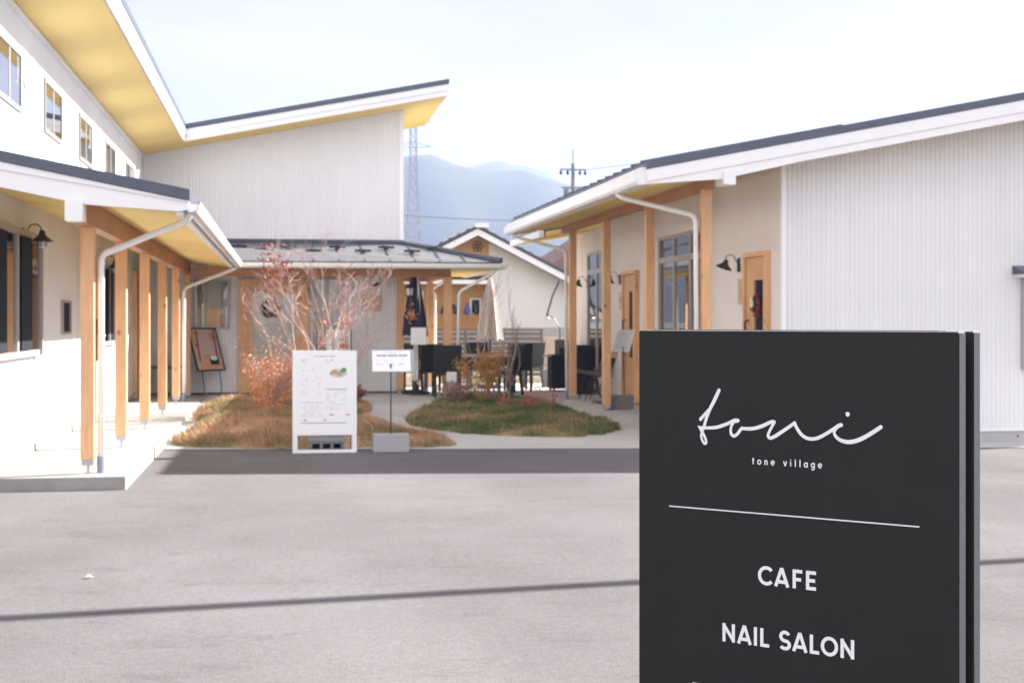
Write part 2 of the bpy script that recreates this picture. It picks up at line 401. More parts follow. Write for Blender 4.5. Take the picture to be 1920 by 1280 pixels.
# hills
def hill(name, prof, y0, depth, seed, m):
    rnd = random.Random(seed)
    n = 130; k = 12
    xs0, xs1 = prof[0][0], prof[-1][0]
    vs = []; fs = []
    for i in range(n + 1):
        x = xs0 + (xs1 - xs0) * i / n
        for j in range(len(prof) - 1):
            if prof[j][0] <= x <= prof[j + 1][0]:
                t = (x - prof[j][0]) / (prof[j + 1][0] - prof[j][0]); break
        t = t * t * (3 - 2 * t)
        h = prof[j][1] * (1 - t) + prof[j + 1][1] * t
        h += rnd.uniform(-0.3, 0.3) + 0.6 * math.sin(x * 0.11 + seed) + 0.4 * math.sin(x * 0.31)
        for j2 in range(k + 1):
            s = j2 / k
            prf = math.sin(s * math.pi) ** 0.85
            jit = rnd.uniform(-1, 1) * 3 * (1 if 0 < j2 < k // 2 - 1 else 0)
            vs.append((x, y0 + depth * (s - 0.5), -3 + (h + 3) * prf + jit))
    for i in range(n):
        for j2 in range(k):
            a = i * (k + 1) + j2
            fs.append((a, a + k + 1, a + k + 2, a + 1))
    mb = MB(); mb.add(vs, fs)
    return tag(mb.build(name, m, smooth=True), kind='structure')
hill('hills', [(-900, 60), (-500, 95), (-200, 88), (20, 96), (70, 114), (96, 117.5), (119, 111.5), (140, 105.5), (161, 107.5), (177, 104), (196, 98), (235, 88), (330, 70), (500, 80), (800, 60), (1100, 40)], 1000, 420, 3, M['hill'])
hill('far_hills', [(-900, 120), (-300, 170), (120, 165), (225, 191), (262, 200), (300, 194), (360, 170), (600, 150), (1000, 150), (1500, 100)], 1750, 420, 5, M['hill'])

# ================================================================= L-SHAPED SHOP BUILDING
WX = -2.6; CY = 27.4; CXR = 2.27
shop = thing('shop_building', 'white L-shaped building on the left and centre with yellow soffits and cedar porch posts', 'building', (WX, CY, 0))
def P(mb, name, m, parent=None, **k):
    """build with world coordinates under the thing whose empty stands at its base"""
    o = mb.build(name, m, parent, **k)
    return o
def local(root):
    """world -> root local (rotation-free roots)"""
    l = root.location
    return lambda x, y, z: (x - l.x, y - l.y, z - l.z)
TS = local(shop)
def tfw(kind, root):
    l = root.location.copy()
    if kind == 'L': g = lambda u, n, z: (WX + n - l.x, u - l.y, z - l.z)
    if kind == 'R': g = lambda u, n, z: (5.88 - n - l.x, u - l.y, z - l.z)
    if kind == 'C': g = lambda u, n, z: (u - l.x, CY - n - l.y, z - l.z)
    if kind == 'G': g = lambda u, n, z: (u - l.x, 16.25 - n - l.y, z - l.z)
    return g
def ztop(x): return 4.6 + 0.197 * (x + 2.6)
def corr(tf, u0, u1, zb, zt, holes=(), pitch=0.0606, amp=0.009, base=0.0):
    """vertical ribbed metal siding as real folded strips, cut round its openings"""
    mb = MB(tf)
    prof = [(0, 0), (0.30, 0), (0.42, amp), (0.78, amp), (0.90, 0)]
    us = []
    u = u0
    while u < u1:
        for a, h in prof:
            if u + a * pitch < u1: us.append((u + a * pitch, h))
        u += pitch
    us.append((u1, 0))
    for (a, ha), (b, hb) in zip(us, us[1:]):
        if b - a < 1e-5: continue
        mid = (a + b) / 2
        spans = [(zb, None)]
        cuts = sorted([(h[2], h[3]) for h in holes if h[0] <= mid <= h[1]])
        z = zb; segs = []
        for c0, c1 in cuts:
            if c0 > z: segs.append((z, z, c0, c0))
            z = c1
        segs.append((z, z, zt(a), zt(b)))
        for z0a, z0b, z1a, z1b in segs:
            mb.add([(a, base + ha, z0a), (b, base + hb, z0b), (b, base + hb, z1b), (a, base + ha, z1a)], [(0, 1, 2, 3)])
    return mb
def window(root, tf, u0, u1, z0, z1, n=2, frame='alu', back='room', curtain=None, transom=None, mirror=False, fw=0.05, dep=0.07, label=None):
    f = MB(tf)
    o = dep
    f.box(u0, u1, 0.0, o, z0, z0 + fw); f.box(u0, u1, 0.0, o, z1 - fw, z1)
    f.box(u0, u0 + fw, 0.0, o, z0 + fw, z1 - fw); f.box(u1 - fw, u1, 0.0, o, z0 + fw, z1 - fw)
    zs = [(z0 + fw, z1 - fw)]
    if transom:
        f.box(u0 + fw, u1 - fw, 0.0, o - 0.004, transom - fw * 0.8, transom + fw * 0.8)
        zs = [(z0 + fw, transom - fw * 0.8), (transom + fw * 0.8, z1 - fw)]
    for k in range(1, n):
        c = u0 + (u1 - u0) * k / n
        for a, b in zs: f.box(c - fw * 0.7, c + fw * 0.7, 0.0, o - 0.006, a, b)
    wf = f.build('window', M[frame], root)
    if label: wf['label'] = label
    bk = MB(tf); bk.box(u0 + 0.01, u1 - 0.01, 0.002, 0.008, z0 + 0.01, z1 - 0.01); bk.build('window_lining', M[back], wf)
    if curtain:
        cu = MB(tf)
        for (ca, cb) in curtain:
            k = 26; vs = []; fs = []
            for i in range(k + 1):
                u = ca + (cb - ca) * i / k; nn = 0.022 + 0.008 * math.sin(i * 1.7)
                vs += [(u, nn, z0 + fw), (u, nn, zs[0][1])]
                if i: fs.append((2 * i - 2, 2 * i, 2 * i + 1, 2 * i - 1))
            cu.add(vs, fs)
        cu.build('curtain', M['curtain'], wf)
    g = MB(tf)
    for a, b in zs:
        for k in range(n):
            x0 = u0 + (u1 - u0) * k / n; x1 = u0 + (u1 - u0) * (k + 1) / n
            g.box(x0 + fw * 0.6, x1 - fw * 0.6, min(0.040, dep * .5), min(0.045, dep * .6), a, b)
    g.build('pane', M[mirror if isinstance(mirror, str) else 'glass_mirror' if mirror else 'glass'], wf)
    return wf

LW = tfw('L', shop); CW = tfw('C', shop)
# walls
mb = MB(TS)
mb.box(-10, WX, 13.0, CY - 0.02, 0.121, 4.6)
mb.build('wall', M['plaster'], shop)
g = MB(LW)
for y in (13.9, 16.05, 18.9, 21.6, 24.4): g.box(y, y + 0.008, 0.0, 0.003, 0.22, 2.4)
g.box(13.0, 27.2, 0.0, 0.012, 0.122, 0.19)
g.build('wall_joints', M['gap'], shop)
door_c = (-0.82, 0.50, 0.11, 2.30); win_cl = (-1.66, -0.99, 1.33, 2.26); win_cr = (0.58, 1.10, 0.55, 2.31)
mb = corr(CW, WX, CXR, 0.11, lambda x: ztop(x), [door_c, win_cl, win_cr], pitch=0.0606)
mb.build('wall', M['white_metal'], shop, recalc=False)
mb = MB(TS)
mb.prism([(WX, 0.11), (CXR, 0.11), (CXR, ztop(CXR)), (WX, ztop(WX))], 'y', CY + 0.012, 30.1)
mb.build('wall', M['grey_siding'], shop)
mb = MB(TS); mb.box(-2.58, CXR + 0.02, CY - 0.03, CY + 0.01, 0.10, 0.135); mb.build('wall_base', M['seam'], shop)
mb = MB(TS); mb.box(CXR - 0.05, CXR + 0.03, CY - 0.025, CY + 0.05, 0.13, ztop(CXR) - 0.01); mb.build('corner_trim', M['white_paint'], shop)
# upper L-shaped roof in layers: soffit, white fascia, dark metal edge
XE = 3.06
def roofpoly(ex):
    return [(-9.6 - ex, 12.3 - ex), (-1.77 + ex, 12.3 - ex), (-1.77 + ex, 26.6 - ex), (XE + ex, 26.6 - ex), (XE + ex, 30.7 + ex), (-9.6 - ex, 30.7 + ex)]
def slab(poly, z0, z1, fn, root):
    t = local(root); n = len(poly)
    vs = [t(x, y, fn(x) + z0) for x, y in poly] + [t(x, y, fn(x) + z1) for x, y in poly]
    fs = [tuple(range(n))[::-1], tuple(range(n, 2 * n))] + [(i, (i + 1) % n, n + (i + 1) % n, n + i) for i in range(n)]
    m_ = MB(); m_.add(vs, fs); return m_
slab(roofpoly(-0.03), -0.012, 0.0, ztop, shop).build('soffit', M['soffit'], shop, recalc=False)
slab(roofpoly(0.0), 0.001, 0.10, ztop, shop).build('fascia', M['white_paint'], shop)
slab(roofpoly(0.018), 0.101, 0.215, ztop, shop).build('fascia', M['white_paint'], shop)
slab(roofpoly(0.03), 0.216, 0.31, ztop, shop).build('roof', M['roof_dark'], shop)
mb = MB(TS)
for a, b in ((12.4, 26.55),):
    mb.box(WX, WX + 0.03, a + 0.7, b + 0.7, 4.53, 4.585)
mb.build('cornice', M['white_paint'], shop)
# upper windows of the left wing
for k in range(5):
    y0 = 13.72 + 2.73 * 0.985 * k - (0.0)
    y0 = [13.62, 16.28, 18.99, 21.75, 24.5][k]
    window(shop, LW, y0, y0 + 1.24, 3.57, 4.18, n=2, frame='alu_dim', back='room_light', fw=0.055, mirror=True, dep=0.022)
for y in (15.03, 20.5, 26.0):
    v = MB(LW)
    v.box(y, y + 0.18, 0.0, 0.08, 3.93, 4.17); v.box(y + 0.02, y + 0.16, 0.0, 0.10, 3.90, 3.93)
    v.build('vent_hood', M['white_paint'], shop)
# lower windows of the left wing
wl = window(shop, LW, 13.0, 15.85, 1.13, 2.40, n=2, frame='alu', back='charcoal', fw=0.06, mirror=False)
wm = window(shop, LW, 20.9, 22.85, 1.13, 2.32, n=2, frame='alu', back='charcoal', fw=0.06)
for a_, b_ in ((13.0, 13.86), (14.62, 15.22)):
    s = MB(LW); s.box(a_, b_, 0.050, 0.062, 1.20, 2.33); s.build('shutter', M['charcoal'], wl)
s = MB(LW); s.box(21.6, 22.3, 0.050, 0.062, 1.20, 2.25); s.build('shutter', M['charcoal'], wm)
f = MB(LW); f.box(17.5, 18.2, 0.0, 0.03, 1.33, 1.36); f.box(17.5, 18.2, 0.0, 0.03, 1.71, 1.74); f.box(17.5, 17.56, 0.0, 0.03, 1.36, 1.71); f.box(18.14, 18.2, 0.0, 0.03, 1.36, 1.71)
nf = f.build('window', M['alu'], shop); b = MB(LW); b.box(17.56, 18.14, 0.002, 0.01, 1.36, 1.71); b.build('pane', M['charcoal'], nf)
def wood_door(root, tf, u0, u1, z0, z1, ga=0.30, gb=0.62, handle_u=None):
    f = MB(tf)
    f.box(u0, u0 + 0.06, 0, 0.08, z0, z1); f.box(u1 - 0.06, u1, 0, 0.08, z0, z1); f.box(u0 + 0.06, u1 - 0.06, 0, 0.08, z1 - 0.06, z1)
    df = f.build('door_frame', M['wood'], root)
    d = MB(tf); a, b = u0 + 0.07, u1 - 0.07
    g0 = a + (b - a) * ga; g1 = a + (b - a) * gb
    zt = z1 - 0.07
    d.box(a, g0, 0.005, 0.045, z0, zt); d.box(g1, b, 0.005, 0.045, z0, zt)
    d.box(g0, g1, 0.005, 0.045, z0, z0 + 0.75); d.box(g0, g1, 0.005, 0.045, zt - 0.28, zt)
    dd = d.build('door', M['doorwood'], root)
    p = MB(tf); p.box(g0, g1, 0.006, 0.02, z0 + 0.75, zt - 0.28); p.build('pane', M['charcoal'], dd)
    hx = handle_u if handle_u else b - 0.09
    hh = MB(tf); hh.tube([(hx, 0.045, z0 + 0.8), (hx, 0.10, z0 + 0.82), (hx, 0.10, z0 + 1.38), (hx, 0.045, z0 + 1.40)], 0.013, 8)
    hh.build('handle', M['black_metal'], dd)
    return dd
wood_door(shop, LW, 19.2, 20.2, 0.125, 2.3)
wood_door(shop, LW, 25.65, 26.5, 0.125, 2.36)
# centre door: wide cedar frame round a glazed leaf, and the glazing beside it
f = MB(CW)
f.box(-0.82, -0.66, 0.0, 0.09, 0.13, 2.28); f.box(0.34, 0.48, 0.0, 0.09, 0.13, 2.28); f.box(-0.66, 0.34, 0.0, 0.09, 2.12, 2.28)
f.build('door_frame', M['wood'], shop)
f = MB(CW)
f.box(-0.66, -0.56, 0.01, 0.06, 0.13, 2.12); f.box(0.24, 0.34, 0.01, 0.06, 0.13, 2.12); f.box(-0.56, 0.24, 0.01, 0.06, 0.13, 0.75); f.box(-0.56, 0.24, 0.01, 0.06, 2.0, 2.12)
dd = f.build('door', M['doorwood'], shop)
g = MB(CW); g.box(-0.56, 0.24, 0.03, 0.036, 0.75, 2.0); g.build('pane', M['glass_clear'], dd)
g = MB(CW); g.box(-0.56, 0.24, 0.0, 0.006, 0.75, 2.0); g.build('door_lining', M['room_light'], dd)
g = MB(CW); g.box(-0.05, -0.01, 0.008, 0.014, 0.95, 2.0); g.box(-0.01, 0.23, 0.008, 0.012, 1.55, 2.0); g.box(-0.01, 0.22, 0.008, 0.012, 0.95, 1.02); g.build('interior_shelf', M['white_cloth'], dd)
wr = window(shop, CW, 0.58, 1.10, 0.55, 2.31, n=2, frame='alu', back='room_light', fw=0.04, mirror='glass_clear', curtain=[(0.62, 0.72)])
wf = window(shop, CW, -1.66, -0.99, 1.33, 2.26, n=1, frame='alu_white', back='room_light', fw=0.035, mirror='glass_clear', curtain=[(-1.62, -1.45), (-1.14, -1.03)])
g = MB(CW); g.box(-1.4, -1.2, 0.010, 0.02, 1.37, 1.72); g.build('interior_cabinet', M['doorwood'], wf)
g = MB(CW); g.box(-1.17, -1.04, 0.010, 0.018, 1.37, 1.6); g.build('interior_chair', M['charcoal'], wf)
# lean-to porch roof along the left wing
def zl(x): return 2.61 + 0.2 * (-0.8 - x)
mb = MB(TS); mb.prism([(WX, zl(WX) - 0.09), (-0.78, 2.61 - 0.094), (-0.78, 2.61), (WX, zl(WX))], 'y', 12.36, 25.8); mb.build('porch_roof', M['roof_dark'], shop)
mb = MB(TS)
for x in (-1.1, -1.5, -1.9, -2.3): mb.box(x, x + 0.02, 12.7, 25.8, zl(x) - 0.01, zl(x) + 0.02)
mb.build('roof_seam', M['roof_dark'], shop)
mb = MB(TS); mb.prism([(WX, 2.66), (-2.33, 2.61), (-1.66, 2.475), (-0.87, 2.425), (-0.79, 2.44), (-0.79, 2.513), (WX, zl(WX) - 0.094)], 'y', 12.39, 12.43); mb.build('fascia', M['white_paint'], shop)
mb = MB(TS); mb.prism([(WX, 2.80), (-0.80, 2.502), (-0.80, 2.515), (WX, zl(WX) - 0.095)], 'y', 12.375, 12.389); mb.build('fascia', M['white_paint'], shop)
mb = MB(TS); mb.add([(WX, 12.432, 2.70), (-0.86, 12.432, 2.43), (-0.86, 27.36, 2.43), (WX, 27.36, 2.70), (WX, 12.432, 2.71), (-0.86, 12.432, 2.44), (-0.86, 27.36, 2.44), (WX, 27.36, 2.71)], [(0, 1, 2, 3), (7, 6, 5, 4), (0, 4, 5, 1), (1, 5, 6, 2)])
mb.build('soffit', M['soffit'], shop)
mb = MB(TS); mb.box(-0.90, -0.84, 12.44, 25.75, 2.40, 2.51); mb.build('fascia', M['white_paint'], shop)
# gutter: open half-round channel
def gutter(p0, p1, side, root, r=0.055, name='gutter'):
    t = local(root); p0 = Vector(p0); p1 = Vector(p1); d = (p1 - p0).normalized(); sd = Vector(side)
    mb = MB(t); n = 10; vs = []; fs = []
    prof = [(-1.0, 0.0), (-1, 0.35)] 
    pr = []
    for k in range(n + 1):
        a = math.pi * k / n
        pr.append((-math.cos(a) * r, -math.sin(a) * r * 1.1))
    pr = [(-r, 0.03)] + pr + [(r, 0.025), (r * 1.2, 0.025), (r * 1.2, 0.012), (r * 1.08, 0.0)] + [(x * 1.09, z * 1.09) for x, z in pr[::-1]]
    for P_ in (p0, p1):
        for x, z in pr: vs.append(P_ + sd * x + Vector((0, 0, z)))
    m_ = len(pr)
    for k in range(m_): fs.append((k, (k + 1) % m_, m_ + (k + 1) % m_, m_ + k))
    mb.add(vs, fs)
    for P_ in (p0, p1):
        vs = [P_ + sd * x + Vector((0, 0, z)) for x, z in pr[1:n + 2]]
        e = d * (0.004 if P_ is p1 else -0.004)
        mb.add([v_ + e for v_ in vs] + [v_ for v_ in vs], [tuple(range(len(vs)))] + [tuple(range(len(vs), 2 * len(vs)))])
    return mb.build(name, M['gutter'], root)
gutter((-0.77, 12.42, 2.485), (-0.77, 25.6, 2.485), (1, 0, 0), shop, 0.062)
# beam, posts
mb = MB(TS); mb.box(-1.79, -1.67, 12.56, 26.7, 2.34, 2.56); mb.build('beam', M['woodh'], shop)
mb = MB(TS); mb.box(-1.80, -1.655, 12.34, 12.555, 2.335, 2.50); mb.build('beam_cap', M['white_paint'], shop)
def post(root, x, y, zb, zt, w=0.12, plinth=None, gz_=0.12, knots=True):
    t = local(root)
    mb = MB(t); mb.box(x - w / 2, x + w / 2, y - w / 2, y + w / 2, zb, zt)
    p = mb.build('post', M['wood'], root, bevel=0.004)
    if plinth == 'pin':
        mb = MB(t); mb.box(x - 0.05, x + 0.05, y - 0.05, y + 0.05, zb - 0.055, zb - 0.001)
        mb.tube([(x, y, gz_), (x, y, zb - 0.055)], 0.013, 8); mb.box(x - 0.04, x + 0.04, y - 0.04, y + 0.04, gz_ + 0.001, gz_ + 0.007)
        mb.build('post_bracket', M['steel'], p)
    elif plinth:
        mb = MB(t); mb.box(x - w * .52, x + w * .52, y - w * .52, y + w * .52, gz_, zb - 0.001); mb.build('post_base', M[plinth], p)
    return p
for k in range(5): post(shop, -1.73, 13.25 + 2.672 * k, 0.25, 2.34, 0.12, 'pin')
post(shop, -1.73, 26.7, 0.17, 2.34, 0.12, 'steel')
# downspouts
def pipe(root, pts, r=0.027, foot=None, name='downspout', bands=()):
    t = local(root)
    P_ = [Vector(p) for p in pts]; out = [P_[0]]
    for i in range(1, len(P_) - 1):
        a, b, c = P_[i - 1], P_[i], P_[i + 1]
        d1 = (a - b).normalized() * 0.09; d2 = (c - b).normalized() * 0.09
        for s_ in (0, .25, .5, .75, 1):
            out.append((b + d1).lerp(b, s_).lerp(b.lerp(b + d2, s_), s_))
    out.append(P_[-1])
    mb = MB(t); mb.tube(out, r, 12)
    for z in bands: mb.tube([(P_[-1].x, P_[-1].y, z), (P_[-1].x, P_[-1].y, z + 0.02)], r * 1.2, 12)
    o = mb.build(name, M['gutter'], root, smooth=False)
    for pl in o.data.polygons: pl.use_smooth = len(pl.vertices) == 4
    if foot:
        e = P_[-1]; mb = MB(t); mb.tube([(e.x, e.y, foot), (e.x, e.y, foot + 0.15)], r * 1.3, 12); mb.build('pipe_socket', M['socket'], o)
    return o
pipe(shop, [(-0.79, 12.62, 2.44), (-0.80, 12.66, 2.37), (-1.62, 13.28, 2.09), (-1.62, 13.3, 0.2)], 0.030, 0.121, bands=(1.35, 0.62, 2.0))
pipe(shop, [(-0.79, 25.0, 2.44), (-0.80, 24.97, 2.39), (-1.65, 24.65, 2.04), (-1.65, 24.63, 0.2)], 0.030, 0.121)
# hipped porch roof round the centre block
GY = 25.72; GXR = 3.94; ZE = 2.56; ZW = 2.97
XL = -0.86
def hipf(name, quad, m, parent, th=0.03):
    t = local(parent); q = [t(*p) for p in quad]; q2 = [(a, b, c - th) for a, b, c in q]
    n = len(q); mb = MB(); mb.add(q + q2, [tuple(range(n)), tuple(range(n, 2 * n))[::-1]] + [(i, n + i, n + (i + 1) % n, (i + 1) % n) for i in range(n)])
    return mb.build(name, m, parent)
hipf('porch_roof', [(XL, GY, ZE), (GXR, GY, ZE), (CXR, CY, ZW), (WX + 0.3, CY, ZW), (-1.9, 26.3, 2.83)], M['roof_grey'], shop)
hipf('porch_roof', [(GXR, GY, ZE), (GXR, 31.2, ZE), (CXR, 31.2, ZW), (CXR, CY, ZW)], M['roof_grey'], shop)
mb = MB(TS)
mb.tube([(WX + .2, CY - .03, ZW + 0.02), (CXR, CY - 0.03, ZW + 0.02)], 0.05, 6)
hp0, hp1 = Vector((CXR, CY - 0.02, ZW + 0.02)), Vector((GXR + 0.01, GY - 0.01, ZE + 0.03))
mb.tube([hp0, hp1], 0.05, 6)
mb.tube([(CXR, CY, ZW + .02), (CXR, 31.2, ZW + .02)], 0.035, 6)
mb.build('ridge_cap', M['roof_dark'], shop)
def roofpt(x, t):   # on the front slope, t 0 at gutter, 1 at wall
    return Vector((x, GY + (CY - GY) * t, ZE + (ZW - ZE) * t + 0.012))
x = XL + 0.05
while x < GXR:
    sm = MB(TS)
    tt = 1.0 if x < CXR else 1 - (x - CXR) / (GXR - CXR)
    if tt > 0.08: sm.tube([roofpt(x, 0.0), roofpt(x, tt)], 0.014, 4); sm.build('roof_seam', M['seam'], shop)
    x += 0.455
k = 0; x = XL + 0.05
while x < GXR - 0.1:
    tt = 0.42 if k % 2 else 0.62
    lim = 1.0 if x < CXR else 1 - (x - CXR) / (GXR - CXR)
    if tt < lim:
        c = roofpt(x, tt)
        sg = MB(TS); sg.box(c.x - 0.15, c.x + 0.15, c.y - 0.03, c.y + 0.02, c.z + 0.018, c.z + 0.06); sg.box(c.x - 0.04, c.x + 0.04, c.y - 0.05, c.y + 0.05, c.z - 0.005, c.z + 0.065)
        sg.build('snow_guard', M['black_metal'], shop)
    k += 1; x += 0.455
gutter((-0.70, GY - 0.06, 2.50), (GXR + 0.02, GY - 0.06, 2.50), (0, -1, 0), shop, 0.060)
gutter((GXR + 0.06, GY, 2.50), (GXR + 0.06, 31.2, 2.50), (1, 0, 0), shop, 0.060)
mb = MB(TS); mb.box(-0.80, GXR, GY + 0.0, GY + 0.03, 2.44, 2.55); mb.box(GXR - 0.03, GXR, GY + 0.031, 31.2, 2.44, 2.55); mb.build('fascia', M['white_paint'], shop)
mb = MB(TS); mb.box(-0.855, GXR - 0.035, GY + 0.035, CY - 0.03, 2.452, 2.462); mb.box(CXR + 0.04, GXR - 0.035, CY - 0.029, 31.1, 2.452, 2.462); mb.build('soffit', M['soffit'], shop)
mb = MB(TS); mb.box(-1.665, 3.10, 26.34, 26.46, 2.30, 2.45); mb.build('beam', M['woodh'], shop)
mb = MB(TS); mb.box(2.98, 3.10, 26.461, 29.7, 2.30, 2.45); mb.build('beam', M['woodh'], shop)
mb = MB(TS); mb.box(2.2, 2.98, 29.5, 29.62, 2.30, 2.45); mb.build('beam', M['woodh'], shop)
post(shop, 3.04, 26.4, 0.16, 2.30, 0.15, 'steel', 0.1)
post(shop, 3.04, 29.6, 0.16, 2.30, 0.12, 'steel', 0.1)
post(shop, 2.23, 27.3, 0.18, 2.45, 0.12, 'block', 0.1)
pipe(shop, [(3.85, 25.72, 2.45), (3.84, 25.74, 2.38), (3.22, 26.15, 2.02), (3.20, 26.18, 0.16)], 0.028, 0.1)

# ================================================================= RIGHT BUILDING
salon = thing('salon_building', 'pale corrugated building on the right with cedar posts and a sloping grey-edged roof', 'building', (5.88, 16.25, 0))
TR = local(salon); RW = tfw('R', salon); GW = tfw('G', salon)
def zr(x): return 3.37 + 0.195 * (x - 5.88)
XH = 11.3
mb = MB(TR); mb.prism([(5.88, 0.10), (10.9, 0.10), (10.9, zr(10.9)), (5.88, 3.37)], 'y', 16.27, 28.3); mb.build('wall', M['plaster_beige'], salon)
mb = MB(TR); mb.box(5.875, 10.92, 16.262, 28.3, -0.02, 0.14); mb.build('footing', M['concrete_base'], salon)
corr(GW, 5.93, 10.9, 0.165, zr, [(8.95, 9.75, 0.9, 2.0)]).build('wall', M['white_metal'], salon, recalc=False)
mb = MB(TR); mb.box(5.872, 5.925, 16.225, 16.29, 0.15, zr(5.88) + .004); mb.build('corner_trim', M['white_paint'], salon)
mb = MB(TR); mb.box(5.875, 10.91, 16.22, 16.262, 0.145, 0.165); mb.build('base_flashing', M['white_paint'], salon)
mb = MB(TR); mb.box(5.9, 10.9, 16.235, 16.261, -0.02, 0.143); mb.build('footing', M['concrete_base'], salon)
v = MB(GW)
for u in (8.35, 8.9, 9.5): v.tube([(u, 0.0, 0.08), (u, 0.02, 0.08)], 0.015, 10)
v.build('footing_plug', M['seam'], salon)
def rp(ex, y1=25.45, x0=4.1): return [(x0 - ex, 15.7 - ex), (XH + ex, 15.7 - ex), (XH + ex, y1 + ex), (x0 - ex, y1 + ex)]
slab(rp(-0.02), 0.0, 0.012, zr, salon).build('soffit', M['soffit'], salon)
slab(rp(0.02), 0.19, 0.285, zr, salon).build('roof', M['roof_dark'], salon)
slab([(4.12, 15.74), (XH, 15.74), (XH, 25.45), (4.12, 25.45)], 0.013, 0.189, zr, salon).build('roof_core', M['white_paint'], salon)
# rake board, its lower edge cut back towards the eave
mb = MB(TR); mb.prism([(4.08, 3.045), (4.98, 3.115), (5.9, zr(5.9) - 0.045), (XH, zr(XH) - 0.045), (XH, zr(XH) + 0.05), (5.9, zr(5.9) + 0.05), (4.08, zr(4.08) + 0.05)], 'y', 15.70, 15.735)
mb.build('fascia', M['white_paint'], salon)
mb = MB(TR); mb.prism([(4.08, zr(4.08) + 0.051), (XH, zr(XH) + 0.051), (XH, zr(XH) + 0.189), (4.08, zr(4.08) + 0.189)], 'y', 15.685, 15.738)
mb.build('fascia', M['white_paint'], salon)
# roof ribs seen as small steps over the eave
y = 15.9
while y < 25.4:
    mb = MB(TR); mb.prism([(4.06, zr(4.06) + 0.28), (6.5, zr(6.5) + 0.28), (6.5, zr(6.5) + 0.315), (4.06, zr(4.06) + 0.315)], 'y', y, y + 0.03); y += 0.455
    mb.build('roof_seam', M['roof_dark'], salon)
mb = MB(TR); mb.box(4.02, 4.10, 15.72, 25.5, 3.04, 3.235); mb.build('fascia', M['white_paint'], salon)
g_ = MB(TR); g_.prism([(3.965, 3.19), (3.955, 3.07), (3.975, 3.035), (4.019, 3.035), (4.019, 3.05), (3.98, 3.05), (3.968, 3.075), (3.977, 3.19)], 'y', 15.72, 25.5)
g_.box(3.97, 4.02, 15.716, 15.72, 3.05, 3.185); g_.box(3.97, 4.02, 25.5, 25.505, 3.05, 3.185)
g_.build('gutter', M['gutter'], salon)
# farther, lower eave of the same building
mb = MB(TR); mb.prism([(4.75, 3.02), (5.88, 3.22), (5.88, 3.32), (4.75, 3.12)], 'y', 25.6, 29.0); mb.build('soffit', M['soffit'], salon)
mb = MB(TR); mb.prism([(4.70, 3.125), (5.88, 3.33), (5.88, 3.40), (4.70, 3.195)], 'y', 25.6, 29.05); mb.build('roof', M['roof_dark'], salon)
mb = MB(TR); mb.box(4.64, 4.72, 25.6, 29.05, 3.02, 3.14); mb.build('gutter', M['gutter'], salon)
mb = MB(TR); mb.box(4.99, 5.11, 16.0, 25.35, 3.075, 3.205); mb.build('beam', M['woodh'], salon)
mb = MB(TR); mb.box(4.98, 5.12, 15.66, 15.995, 3.05, 3.20); mb.build('beam_cap', M['white_paint'], salon)
for k, y in enumerate((16.6, 19.28, 21.95, 24.6)):
    pp_ = post(salon, 5.05, y, (0.2, 0.2, 0.165, 0.165)[k], 3.074, 0.12, 'pin' if k < 3 else 'block', gz(y))
    for zb_ in ((1.08, 0.72) if k == 3 else (2.86,)):
        mb = MB(TR); mb.tube([(5.06, y - 0.078, zb_), (5.06, y - 0.061, zb_)], 0.022, 8); mb.build('bolt', M['steel'], pp_)
pipe(salon, [(4.02, 16.9, 3.05), (4.03, 16.85, 2.99), (4.93, 16.63, 2.76), (4.95, 16.62, 0.1)], 0.030, 0.02)
pipe(salon, [(4.02, 25.0, 3.05), (4.03, 24.98, 2.99), (4.95, 24.72, 2.74), (4.97, 24.72, 0.18)], 0.030, 0.1)
# doors and windows behind the porch
wood_door(salon, RW, 16.63, 17.48, 0.1, 2.35, 0.05, 0.60)
wood_door(salon, RW, 23.1, 24.05, 0.11, 2.34, handle_u=23.88)
window(salon, RW, 19.05, 21.66, 0.15, 2.79, n=3, frame='alu', back='room', curtain=[(20.75, 21.55), (19.8, 20.1), (19.15, 19.4)], transom=2.42, mirror=False, fw=0.055)
window(salon, RW, 25.35, 26.95, 0.55, 2.79, n=2, frame='alu', back='room_light', curtain=[(25.5, 25.9)], transom=2.42, mirror=True, fw=0.055)
window(salon, GW, 8.95, 9.75, 0.9, 2.0, n=1, frame='alu_white', back='room', fw=0.04)
mb = MB(GW); mb.prism([(8.86, 2.02), (9.85, 2.02), (9.85, 2.06), (8.86, 2.06)], 'y', 0.0, 0.30)
mb.build('window_hood', M['white_paint'], salon)
mb = MB(GW); mb.add([(8.84, 0.0, 2.17), (9.87, 0.0, 2.17), (9.87, 0.32, 2.065), (8.84, 0.32, 2.065), (8.84, 0, 2.062), (9.87, 0, 2.062), (9.87, .32, 2.062), (8.84, .32, 2.062)], [(0, 1, 2, 3), (4, 7, 6, 5), (0, 3, 7, 4), (1, 5, 6, 2), (2, 6, 7, 3), (0, 4, 5, 1)])
mb.build('hood_cover', M['roof_dark'], salon)

